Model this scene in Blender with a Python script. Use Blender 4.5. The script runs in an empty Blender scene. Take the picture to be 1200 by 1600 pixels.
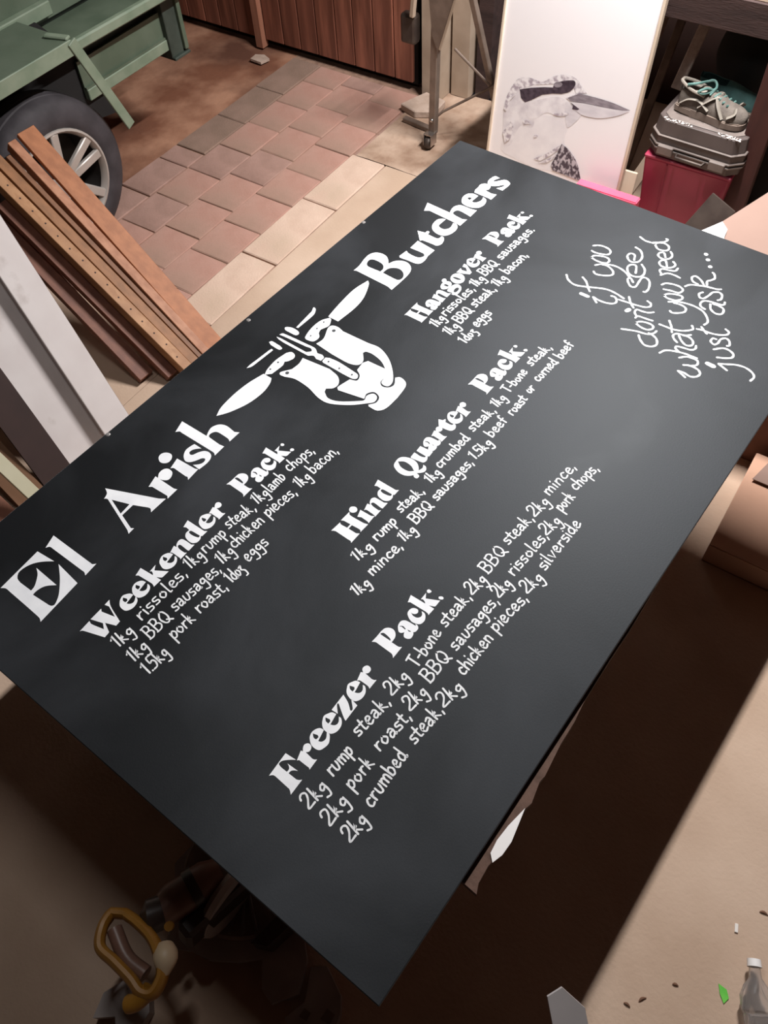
import bpy, bmesh, math, random, re
from mathutils import Vector, Matrix, noise
from mathutils.geometry import tessellate_polygon
random.seed(7)
PI = math.pi
COL = bpy.context.scene.collection
SC = bpy.context.scene

# ------------------------------------------------------------------ camera
# world: metres, Z up, Y along the sign's long side towards the timber door, X towards the right
CAM_Z = 2.202
RIGHT = Vector((0.83336837, 0.55115011, -0.04160192))
DOWN = Vector((0.43153258, -0.69583470, -0.57410253))
FWD = Vector((-0.34536473, 0.46048630, -0.81772585))
cam_data = bpy.data.cameras.new('camera')
cam = bpy.data.objects.new('camera', cam_data)
COL.objects.link(cam)
cam_data.sensor_fit = 'HORIZONTAL'
cam_data.sensor_width = 36.0
cam_data.lens = 1289.7 / 1200 * 36
cam_data.clip_start = 0.05
cam_data.clip_end = 60
cam.matrix_world = Matrix(((RIGHT.x, -DOWN.x, -FWD.x, 0), (RIGHT.y, -DOWN.y, -FWD.y, 0),
                           (RIGHT.z, -DOWN.z, -FWD.z, CAM_Z), (0, 0, 0, 1)))
SC.camera = cam

# ------------------------------------------------------------------ world, lamps, exposure
world = bpy.data.worlds.new('world'); SC.world = world
world.use_nodes = True
world.node_tree.nodes['Background'].inputs[0].default_value = (0.02, 0.02, 0.03, 1)
world.node_tree.nodes['Background'].inputs[1].default_value = 0.3
SC.view_settings.view_transform = 'Standard'
SC.view_settings.look = 'None'
SC.view_settings.gamma = 1.0
SC.view_settings.use_curve_mapping = False
SC.view_settings.exposure = 0.0
LAMPS = [((-0.70, 2.78, 2.60), 0.05, 0.85, 150.0), ((-0.84, 0.70, 2.60), 0.05, 0.40, 10.0)]
for loc, w, l, p in LAMPS:
    ld = bpy.data.lights.new('lamp_light', 'AREA')
    ld.shape = 'RECTANGLE'; ld.size = w; ld.size_y = l; ld.energy = p
    ld.color = (1.0, 0.97, 0.95)
    lo = bpy.data.objects.new('lamp_light', ld); COL.objects.link(lo)
    lo.location = loc; lo.rotation_euler = (0, 0, math.radians(-3.9))

# ------------------------------------------------------------------ helpers
def tag(o, label=None, cat=None, group=None, kind=None):
    if label: o['label'] = label
    if cat: o['category'] = cat
    if group: o['group'] = group
    if kind: o['kind'] = kind
    return o

def empty(name, loc=(0, 0, 0), rz=0.0, label=None, cat=None, group=None):
    o = bpy.data.objects.new(name, None); COL.objects.link(o)
    o.empty_display_size = 0.05
    o.location = loc; o.rotation_euler = (0, 0, rz)
    return tag(o, label, cat, group)

def link(name, bm, m, parent=None, label=None, cat=None, group=None, kind=None, smooth=False, local=True):
    """one mesh object from a bmesh. If parent is an Empty with a location the mesh is given in WORLD
    coordinates unless local is set, and moved into the parent's space."""
    if parent is not None and not local:
        bpy.context.view_layer.update()
        bmesh.ops.transform(bm, matrix=parent.matrix_world.inverted(), verts=bm.verts)
    bmesh.ops.recalc_face_normals(bm, faces=bm.faces)
    me = bpy.data.meshes.new(name); bm.to_mesh(me); bm.free()
    if smooth:
        for p in me.polygons: p.use_smooth = True
        try: me.set_sharp_from_angle(angle=math.radians(38))
        except Exception: pass
    if m: me.materials.append(m)
    o = bpy.data.objects.new(name, me); COL.objects.link(o)
    if parent is not None: o.parent = parent
    return tag(o, label, cat, group, kind)

def box(bm, c, s, rot=None, bevel=0.0, seg=1):
    r = bmesh.ops.create_cube(bm, size=1.0)
    vs = r['verts']
    bmesh.ops.scale(bm, vec=s, verts=vs)
    if bevel > 0:
        es = list({e for v in vs for e in v.link_edges})
        rb = bmesh.ops.bevel(bm, geom=es, offset=bevel, segments=seg, affect='EDGES', profile=0.5)
        vs = list({v for f in rb['faces'] for v in f.verts} | {v for v in vs if v.is_valid})
    if rot is not None: bmesh.ops.transform(bm, matrix=rot.to_4x4(), verts=vs)
    bmesh.ops.translate(bm, vec=c, verts=vs)
    return vs

def beam(bm, P0, P1, w, t, up=Vector((0, 0, 1)), bevel=0.002):
    """board from P0 to P1, w wide (sideways), t thick (along up)"""
    P0, P1 = Vector(P0), Vector(P1); d = P1 - P0; L = d.length; d.normalize()
    s = up.cross(d); s.normalize(); u = d.cross(s)
    M = Matrix((d, s, u)).transposed()
    return box(bm, (P0 + P1) / 2, (L, w, t), M, bevel)

def prism(bm, pts, z0, z1, M=None):
    """closed polygon (x,y) extruded between z0 and z1"""
    n = len(pts)
    a = [bm.verts.new((p[0], p[1], z0)) for p in pts]; b = [bm.verts.new((p[0], p[1], z1)) for p in pts]
    bm.faces.new(list(reversed(a))); bm.faces.new(b)
    for i in range(n): bm.faces.new((a[i], a[(i+1) % n], b[(i+1) % n], b[i]))
    if M is not None: bmesh.ops.transform(bm, matrix=M, verts=a + b)
    return a + b

def tube(bm, pts, r, seg=8, closed=False, flat=1.0, cap=True):
    pts = [Vector(p) for p in pts]; n = len(pts); rings = []
    prev = None
    for i, p in enumerate(pts):
        if closed: d = pts[(i+1) % n] - pts[i-1]
        else: d = pts[min(i+1, n-1)] - pts[max(i-1, 0)]
        d.normalize()
        ref = prev if prev is not None else (Vector((0, 0, 1)) if abs(d.z) < .9 else Vector((1, 0, 0)))
        s = d.cross(ref); s.normalize(); u = s.cross(d); prev = u
        rr = r[i] if isinstance(r, (list, tuple)) else r
        rings.append([bm.verts.new(p + s * (math.cos(a) * rr) + u * (math.sin(a) * rr * flat)) for a in [2*PI*k/seg for k in range(seg)]])
    m = n if closed else n - 1
    for i in range(m):
        A, B = rings[i], rings[(i+1) % n]
        for k in range(seg): bm.faces.new((A[k], A[(k+1) % seg], B[(k+1) % seg], B[k]))
    if cap and not closed:
        bm.faces.new(list(reversed(rings[0]))); bm.faces.new(rings[-1])
    return [v for rg in rings for v in rg]

def lathe(bm, prof, seg=40, axis='X', c=(0, 0, 0), closed=False):
    """prof: (a, r) list, a along axis"""
    rings = []
    for a, r in prof:
        ring = []
        for k in range(seg):
            t = 2*PI*k/seg; x, y = math.cos(t)*r, math.sin(t)*r
            v = (a, x, y) if axis == 'X' else ((x, a, y) if axis == 'Y' else (x, y, a))
            ring.append(bm.verts.new((v[0]+c[0], v[1]+c[1], v[2]+c[2])))
        rings.append(ring)
    n = len(rings)
    for i in range(n if closed else n-1):
        A, B = rings[i], rings[(i+1) % n]
        for k in range(seg): bm.faces.new((A[k], A[(k+1) % seg], B[(k+1) % seg], B[k]))
    return rings

def spline(pts, n=6):
    """Catmull-Rom through 3-D or 2-D points"""
    P = [Vector(p) for p in pts]; out = []
    for i in range(len(P)-1):
        p0 = P[i-1] if i else P[0]*2-P[1]; p1 = P[i]; p2 = P[i+1]; p3 = P[i+2] if i+2 < len(P) else P[-1]*2-P[-2]
        for k in range(n):
            t = k/n
            out.append(.5*((2*p1)+(p2-p0)*t+(2*p0-5*p1+4*p2-p3)*t*t+(3*p1-p0-3*p2+p3)*t**3))
    out.append(P[-1]); return out

# ------------------------------------------------------------------ materials
MATS = {}
def mat(name, c1, c2=None, rough=0.6, scale=6.0, bump=0.0, bscale=60.0, metal=0.0, stretch=(1, 1, 1), detail=4, spec=0.5,
        c3=None, scale3=1.5, edge=(0.35, 0.65), coat=0.0, edge3=(0.45, 0.7), rvar=0.0, coords='Object'):
    if name in MATS: return MATS[name]
    m = bpy.data.materials.new(name); m.use_nodes = True
    nt = m.node_tree; N = nt.nodes; L = nt.links; b = N['Principled BSDF']
    b.inputs['Roughness'].default_value = rough; b.inputs['Metallic'].default_value = metal
    b.inputs['Specular IOR Level'].default_value = spec; b.inputs['Coat Weight'].default_value = coat
    b.inputs['Base Color'].default_value = (*c1, 1)
    tc = N.new('ShaderNodeTexCoord'); mp = N.new('ShaderNodeMapping'); mp.inputs['Scale'].default_value = stretch
    L.new(tc.outputs[coords], mp.inputs[0])
    if c2 is not None:
        nz = N.new('ShaderNodeTexNoise'); nz.inputs['Scale'].default_value = scale; nz.inputs['Detail'].default_value = detail
        L.new(mp.outputs[0], nz.inputs['Vector'])
        rp = N.new('ShaderNodeValToRGB'); rp.color_ramp.elements[0].position = edge[0]; rp.color_ramp.elements[1].position = edge[1]
        rp.color_ramp.elements[0].color = (*c1, 1); rp.color_ramp.elements[1].color = (*c2, 1)
        L.new(nz.outputs[0], rp.inputs[0]); out = rp.outputs[0]
        if c3 is not None:
            n3 = N.new('ShaderNodeTexNoise'); n3.inputs['Scale'].default_value = scale3; n3.inputs['Detail'].default_value = 5
            L.new(mp.outputs[0], n3.inputs['Vector'])
            r3 = N.new('ShaderNodeMapRange'); r3.inputs[1].default_value = edge3[0]; r3.inputs[2].default_value = edge3[1]
            L.new(n3.outputs[0], r3.inputs[0])
            mx = N.new('ShaderNodeMix'); mx.data_type = 'RGBA'
            L.new(r3.outputs[0], mx.inputs[0]); L.new(out, mx.inputs[6]); mx.inputs[7].default_value = (*c3, 1); out = mx.outputs[2]
        L.new(out, b.inputs['Base Color'])
        if rvar:
            rr = N.new('ShaderNodeMapRange'); rr.inputs[3].default_value = rough-rvar; rr.inputs[4].default_value = rough+rvar
            L.new(nz.outputs[0], rr.inputs[0]); L.new(rr.outputs[0], b.inputs['Roughness'])
    if bump > 0:
        nb = N.new('ShaderNodeTexNoise'); nb.inputs['Scale'].default_value = bscale; nb.inputs['Detail'].default_value = 3
        L.new(mp.outputs[0], nb.inputs['Vector'])
        bp = N.new('ShaderNodeBump'); bp.inputs['Strength'].default_value = bump; bp.inputs['Distance'].default_value = 0.004
        L.new(nb.outputs[0], bp.inputs['Height']); L.new(bp.outputs[0], b.inputs['Normal'])
    MATS[name] = m; return m

M_CONC = mat('pale_concrete', (.47,.335,.245), (.57,.425,.325), .85, 3.0, .25, 90, c3=(.36,.25,.18), scale3=1.1, edge3=(.55,.8))
M_DIRT = mat('brown_dirt', (.22,.085,.045), (.46,.24,.15), .95, 3.2, .6, 40, c3=(.12,.045,.025), scale3=2.0, edge3=(.46,.66), edge=(.4,.6))
M_PAVE = mat('pink_paver', (.41,.225,.175), (.50,.29,.235), .9, 6.0, .25, 110, c3=(.30,.195,.145), scale3=2.2, edge3=(.42,.7), coords='Object')
M_PAVE2 = mat('grey_pink_paver', (.33,.20,.16), (.42,.255,.21), .9, 9.0, .3, 110, c3=(.22,.13,.10), scale3=3.0, edge3=(.5,.8))
M_KERB = mat('kerb_block', (.56,.40,.31), (.66,.49,.39), .9, 8.0, .4, 120, c3=(.42,.31,.22), scale3=4.0, edge3=(.5,.8))
M_DKBLOCK = mat('dark_block', (.235,.155,.115), (.30,.195,.15), .9, 7.0, .4, 120)
M_MORTAR = mat('rough_mortar', (.42,.29,.21), (.30,.19,.13), .95, 14.0, .9, 45, c3=(.52,.38,.29), scale3=5)
M_JOINT = mat('joint_grit', (.24,.14,.10), (.34,.21,.15), .95, 30.0, .5, 150)
M_DOOR = mat('door_timber', (.13,.043,.025), (.34,.125,.078), .55, 5.0, .15, 40, stretch=(6, 6, .5), c3=(.16,.055,.035), scale3=2)
M_POST = mat('post_timber', (.30,.125,.075), (.38,.17,.11), .7, 5, .2, 50, stretch=(6, 6, .6))
M_DARKW = mat('dark_wall', (.035,.016,.012), (.055,.026,.02), .8, 4)
M_CEIL = mat('shed_ceiling', (.08,.05,.04), (.11,.07,.05), .9, 2)
M_WALL = mat('shed_wall', (.07,.035,.025), (.10,.05,.035), .9, 2)
M_GREEN = mat('green_paint', (.070,.098,.066), (.098,.128,.090), .5, 7, .1, 60, c3=(.12,.15,.11), scale3=4, edge3=(.5,.8))
M_GREENL = mat('worn_green_edge', (.15,.20,.14), (.20,.245,.18), .5, 14, .1, 60)
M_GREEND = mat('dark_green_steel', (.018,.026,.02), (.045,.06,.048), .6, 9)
M_BLACK = mat('black_underside', (.008,.007,.007), rough=.9)
M_TYRE = mat('tyre_rubber', (.028,.024,.028), (.048,.042,.048), .75, 12, .15, 80)
M_ALLOY = mat('silver_wheel', (.42,.39,.36), (.50,.46,.43), .42, 8, metal=.35)
M_ALLOYD = mat('wheel_barrel', (.035,.03,.028), rough=.7)
def wood(name, a, b, c=None):
    return mat(name, a, b, .6, 4.0, .12, 30, stretch=(.6, 9, 9), c3=c, scale3=2.0)
M_PINE = [wood('orange_pine', (.29,.102,.036), (.38,.142,.055)), wood('pink_pine', (.31,.125,.06), (.43,.20,.11)),
          wood('golden_pine', (.21,.09,.032), (.29,.125,.047)), wood('brown_pine', (.15,.06,.023), (.21,.085,.034)),
          wood('knotty_pine', (.31,.145,.06), (.45,.24,.115), (.24,.105,.045)), wood('red_pine', (.13,.043,.024), (.185,.066,.036))]
M_MELA = mat('white_melamine', (.66,.60,.59), (.74,.69,.68), .35, 5, c3=(.52,.46,.44), scale3=9, edge3=(.62,.75))
M_MELE = mat('shaded_board_edge', (.33,.28,.27), (.38,.33,.32), .6, 9)  # the grey holds the shade on the white boards' side faces
M_STICK = mat('pale_batten', (.50,.47,.33), (.56,.53,.39), .6, 6)
M_BROWNP = mat('brown_board', (.15,.068,.028), (.20,.092,.042), .7, 5)
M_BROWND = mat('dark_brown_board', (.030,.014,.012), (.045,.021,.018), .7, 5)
M_CARD = mat('cardboard', (.52,.30,.205), (.58,.345,.24), .85, 3, .1, 80)
M_CARDL = mat('pale_cardboard', (.25,.16,.128), (.285,.185,.15), .8, 3, .05, 80)
M_PAPER = mat('white_paper', (.86,.84,.83), rough=.6)
M_CARDD = mat('brown_cardboard', (.20,.085,.055), (.25,.11,.07), .85, 4, .1, 60)
M_PINK = mat('pink_plastic', (.75,.09,.17), (.80,.12,.21), .5, 5)
M_RED = mat('raspberry_crate', (.27,.020,.055), (.33,.028,.07), .5, 5)
M_CASE = mat('grey_case', (.075,.058,.054), (.105,.082,.077), .55, 8)
M_CASEL = mat('grey_case_edge', (.14,.115,.105), (.20,.165,.15), .45, 12)
M_DUST = mat('pale_dust', (.62,.54,.50), (.75,.68,.64), .9, 60)
M_SHOE = mat('shoe_mesh', (.10,.082,.07), (.16,.135,.115), .85, 30, .3, 200)
M_SHOEL = mat('shoe_overlay', (.20,.178,.15), (.27,.24,.205), .7, 20)
M_SOLE = mat('shoe_sole', (.14,.10,.08), (.22,.17,.14), .8, 14)
M_TEAL = mat('teal_lace', (.06,.15,.135), (.13,.24,.22), .8, 40)
M_DTEAL = mat('dark_teal_fabric', (.018,.05,.048), (.03,.08,.075), .9, 30)
M_BAG = mat('black_bag', (.004,.004,.004), (.008,.008,.008), .8, 10)
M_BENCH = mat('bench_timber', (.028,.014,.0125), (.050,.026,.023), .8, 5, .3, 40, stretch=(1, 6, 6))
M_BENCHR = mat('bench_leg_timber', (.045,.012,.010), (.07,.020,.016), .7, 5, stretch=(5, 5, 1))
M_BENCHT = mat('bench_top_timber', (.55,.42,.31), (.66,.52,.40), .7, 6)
M_STEEL = mat('dusty_steel', (.17,.125,.10), (.25,.19,.155), .5, 14, .2, 60, metal=.3)
M_STEELD = mat('dark_steel', (.05,.035,.03), (.08,.06,.05), .5, 14, metal=.4)
M_CREAM = mat('cream_post', (.36,.27,.20), (.44,.34,.26), .8, 7)
M_CHROME = mat('caster_metal', (.5,.45,.42), rough=.25, metal=.9)
M_STONE = mat('stone_slab', (.42,.31,.245), (.52,.40,.33), .9, 18, .5, 80)
M_FRAME = mat('picture_frame', (.62,.50,.38), (.70,.58,.46), .6, 8, stretch=(8, 8, 1))
M_CANVAS = mat('white_print', (.95,.915,.94), rough=.6)
M_YEL = mat('yellow_plastic', (.30,.135,.015), (.40,.19,.025), .45, 12)
M_YELL = mat('pale_yellow_knob', (.55,.42,.27), (.62,.48,.32), .45, 12)
M_MOTOR = mat('motor_black', (.03,.022,.018), (.05,.035,.03), .35, 10)
M_MOTORB = mat('motor_brown', (.16,.085,.06), (.22,.12,.09), .4, 10)
M_ALU = mat('cast_aluminium', (.34,.30,.285), (.42,.375,.36), .5, 14, metal=.3)
M_OFFCUT = mat('grey_white_offcut', (.40,.37,.37), (.46,.43,.43), .5, 6)
M_LEAF = mat('green_leaf', (.10,.50,.05), (.16,.60,.08), .5, 20)
M_DRY = mat('dry_leaf', (.16,.08,.05), (.24,.13,.08), .9, 20)
M_CHIP = mat('white_chip', (.80,.76,.72), rough=.8)
M_SCREW = mat('steel_screw', (.55,.53,.52), rough=.35, metal=.7)
M_EDGE = mat('board_edge', (.075,.05,.04), rough=.7)
M_PART = mat('particle_board', (.075,.040,.028), (.13,.072,.052), .85, 20, .4, 60)
M_TUBE = bpy.data.materials.new('lamp_tube'); M_TUBE.use_nodes = True
_b = M_TUBE.node_tree.nodes['Principled BSDF']; _b.inputs['Emission Color'].default_value = (1, .97, .95, 1); _b.inputs['Emission Strength'].default_value = 6
M_LAMPB = mat('lamp_body', (.7, .7, .68), rough=.5)

def board_material():
    m = bpy.data.materials.new('blackboard_paint'); m.use_nodes = True
    nt = m.node_tree; N = nt.nodes; L = nt.links; b = N['Principled BSDF']
    tc = N.new('ShaderNodeTexCoord'); mp = N.new('ShaderNodeMapping')
    mp.inputs['Rotation'].default_value = (0, 0, .5); mp.inputs['Scale'].default_value = (1, 1.35, 1)
    L.new(tc.outputs['Object'], mp.inputs[0])
    n1 = N.new('ShaderNodeTexNoise'); n1.inputs['Scale'].default_value = 2.1; n1.inputs['Detail'].default_value = 6; n1.inputs['Distortion'].default_value = .5
    L.new(mp.outputs[0], n1.inputs['Vector'])
    r = N.new('ShaderNodeValToRGB'); r.color_ramp.elements[0].position = .40; r.color_ramp.elements[1].position = .74
    r.color_ramp.elements[0].color = (.0020, .0022, .0028, 1); r.color_ramp.elements[1].color = (.026, .028, .032, 1)
    L.new(n1.outputs[0], r.inputs[0]); L.new(r.outputs[0], b.inputs['Base Color'])
    rr = N.new('ShaderNodeMapRange'); rr.inputs[1].default_value = .3; rr.inputs[2].default_value = .75
    rr.inputs[3].default_value = .53; rr.inputs[4].default_value = .60
    L.new(n1.outputs[0], rr.inputs[0]); L.new(rr.outputs[0], b.inputs['Roughness'])
    b.inputs['Specular IOR Level'].default_value = .31; b.inputs['Specular Tint'].default_value = (.86, .93, 1, 1)
    b.inputs['Sheen Weight'].default_value = 1.0; b.inputs['Sheen Roughness'].default_value = .34; b.inputs['Sheen Tint'].default_value = (.86, .92, 1, 1)
    n2 = N.new('ShaderNodeTexNoise'); n2.inputs['Scale'].default_value = 260
    L.new(tc.outputs['Object'], n2.inputs['Vector'])
    bp = N.new('ShaderNodeBump'); bp.inputs['Strength'].default_value = .12; bp.inputs['Distance'].default_value = .001
    L.new(n2.outputs[0], bp.inputs['Height']); L.new(bp.outputs[0], b.inputs['Normal'])
    return m
M_BOARD = board_material()
M_PAINT = mat('white_sign_paint', (.76,.78,.82), (.86,.88,.91), .5, 22, detail=6)
M_CHALK = mat('white_chalk_pen', (.70,.72,.75), (.84,.86,.88), .7, 60, detail=5)
M_DOTP = mat('dark_dot', (.05,.055,.06), rough=.6)

# lettering outlines and strokes, in millimetres on the sign: along its long side, then down from its top edge
TITLE = (
 '117,140 221,131 226,180 ~212,162 ~196,148 ~178,141 ~163,141 ~153,150 150,163 151,197 ~161,195 ~173,187 ~185,176 193,162 191,230 ~180,217 ~170,210 ~157,207 147,208 151,254 ~153,260 '
 '~159,263 ~173,256 ~185,246 ~205,224 ~219,205 227,193 220,262 116,271 ~120,263 121,252 122,216 123,164 ~123,150||268,127 269,252 275,258 242,261 ~246,253 246,245 245,150 ~244,143 23'
 '7,138||420,122 471,242 480,255 435,255 ~441,247 440,240 425,208 392,209 380,250 384,256 367,257 372,248 403,150 ~402,146 399,142 ~410,138 ~415,133/407,158 422,200 393,203||510,190 '
 '510,198 ~521,190 ~534,190 ~542,198 ~541,212 ~531,220 ~520,221 ~513,213 510,204 510,249 513,257 482,258 ~487,252 487,248 485,206 480,199||575,193 578,248 581,255 546,258 ~551,251 55'
 '0,246 551,209 ~550,205 546,201|~552,156 ~563,153 ~573,160 ~576,173 ~569,182 ~557,185 ~548,179 ~545,168||629,195 629,218 ~623,211 ~614,204 ~605,203 ~601,209 ~604,215 ~616,220 ~627,2'
 '28 ~631,239 ~628,250 ~618,257 ~603,259 582,257 583,236 ~591,245 ~599,250 ~607,250 ~612,246 ~608,239 ~594,232 ~584,224 ~581,213 ~589,200 ~603,192 ~616,192||662,121 663,201 ~673,196 '
 '~687,192 ~700,196 ~709,205 ~713,220 710,246 716,257 682,257 ~686,249 687,238 ~687,218 ~684,209 ~675,204 ~667,205 ~664,210 662,244 664,257 632,258 ~636,252 637,247 636,146 ~636,139 '
 '629,132||1321,115 ~1345,115 1374,109 ~1397,108 ~1414,117 ~1421,134 ~1419,152 ~1409,166 1397,176 ~1413,182 ~1425,194 ~1430,212 ~1424,230 ~1409,243 ~1388,248 1351,249 1316,248 1321,2'
 '30 1324,131 ~1324,123/~1364,127 ~1378,123 ~1387,130 ~1389,147 ~1385,166 ~1372,177 1358,178 1356,145 ~1357,135/1358,186 ~1379,188 ~1392,200 ~1396,216 ~1389,232 ~1376,242 ~1361,242 ~'
 '1356,232||1469,184 1464,193 ~1462,210 ~1464,228 ~1473,236 ~1481,236 ~1486,227 1485,185 1522,184 1514,247 1484,246 ~1464,250 ~1446,247 ~1439,235 1438,212 1435,186 1440,181||1558,157'
 ' 1563,180 1571,180 ~1574,184 1571,189 1561,191 ~1560,211 ~1561,224 ~1568,227 ~1575,227 ~1575,234 ~1566,242 ~1548,247 ~1534,240 ~1533,225 1531,193 1525,189||~1594,181 ~1611,174 ~163'
 '1,174 ~1643,185 ~1645,201 ~1638,211 ~1622,214 ~1612,204 ~1612,192 1616,187 ~1606,199 ~1605,214 ~1616,224 ~1629,224 1642,220 ~1645,228 ~1636,240 ~1620,245 ~1599,243 ~1582,233 ~1577,'
 '215 ~1582,195||1680,104 1677,185 ~1691,180 ~1709,179 ~1723,189 ~1725,206 1725,223 1729,243 1694,244 1696,234 ~1700,207 ~1697,196 ~1686,192 ~1679,195 ~1675,205 1672,232 1678,244 164'
 '3,243 1646,233 1652,131 1643,118||~1746,179 ~1763,173 ~1781,177 ~1790,191 1789,208 1756,207 ~1756,216 ~1765,224 ~1778,227 1792,223 ~1788,235 ~1779,242 ~1761,246 ~1742,240 ~1732,224'
 ' ~1730,206 ~1734,189/1762,187 1770,190 1770,199 1758,198||1797,189 1808,184 1825,184 ~1838,182 ~1849,188 ~1854,202 ~1847,213 ~1832,216 ~1827,212 1823,211 1820,234 1824,249 1794,249'
 ' 1796,240||1900,196 1898,212 ~1886,206 ~1877,204 ~1874,208 ~1886,218 ~1899,229 ~1898,243 ~1890,253 ~1872,254 1850,252 1849,231 ~1866,242 ~1875,244 ~1874,239 ~1861,228 ~1852,214 ~18'
 '54,199 ~1868,191 ~1888,191'
)
EMBLEM = (
 '1310,173 ~1300,184 ~1253,205 ~1206,212 1140,208 1140,175 ~1193,168 ~1259,164||1139,182 1135,189 ~1114,199 ~1091,191 1078,195 ~1066,206 ~1047,203 ~1042,184 ~1048,175 ~1083,167 ~1117'
 ',169||~1145,121 ~1142,131 ~1122,140 1062,139 1061,133 1130,127||~1046,110 ~1054,125 ~1053,147 ~1046,155 ~1038,151 ~1037,133 ~1038,116||1016,115 ~1025,121 1031,211 ~1030,224 1020,23'
 '9 1023,252 ~1018,262 1005,263 1003,249 ~1008,237 1000,225 1000,147 ~1002,126 1006,114 1008,127 1007,213 ~1017,222 ~1024,214 1022,201 1018,137||1020,265 1025,275 ~1027,303 1023,352 '
 '~1020,368 ~1009,374 ~1002,366 1001,336 1003,273 ~1006,267||980,112 ~987,116 986,144 ~982,155 ~974,151 975,123||966,134 964,140 915,137 ~891,135 879,128 ~893,127 917,129 958,132||97'
 '6,174 ~986,183 ~983,196 ~972,202 ~957,197 950,191 ~937,196 901,193 888,180 ~906,173 ~941,169||889,176 889,202 ~873,211 ~840,217 ~794,212 ~749,195 721,177 ~747,167 ~795,163 ~844,166'
 '||1044,215 ~1070,218 ~1104,203 ~1118,205 ~1123,221 1118,243 1121,320 ~1124,355 ~1109,393 ~1083,426 ~1052,451 ~1033,453 ~1028,441 ~1034,430 ~1055,428 ~1069,417 ~1088,389 ~1096,357 ~'
 '1094,336 1086,332 ~1064,350 ~1046,348 ~1037,324 1038,271||986,220 995,300 ~987,332 ~969,349 ~951,348 939,334 929,338 ~918,358 ~925,386 ~953,424 ~963,433 ~978,429 ~992,438 ~988,452 '
 '~972,456 ~957,443 ~931,415 ~907,373 ~905,340 ~917,296 ~920,252 911,225 ~910,211 ~918,207 941,223 ~965,225||1071,360 1074,414 1065,427 ~1057,431 ~1044,428 ~1031,429 ~1023,441 ~1029,'
 '456 ~1044,461 1064,449 ~1072,459 ~1067,478 ~1052,488 1013,493 ~972,491 ~954,478 953,454 957,450 ~973,461 ~991,456 ~997,437 ~983,425 966,430 952,361 ~960,354 996,362 ~1003,379 ~1020'
 ',374 1031,357 1058,353'
)
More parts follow.
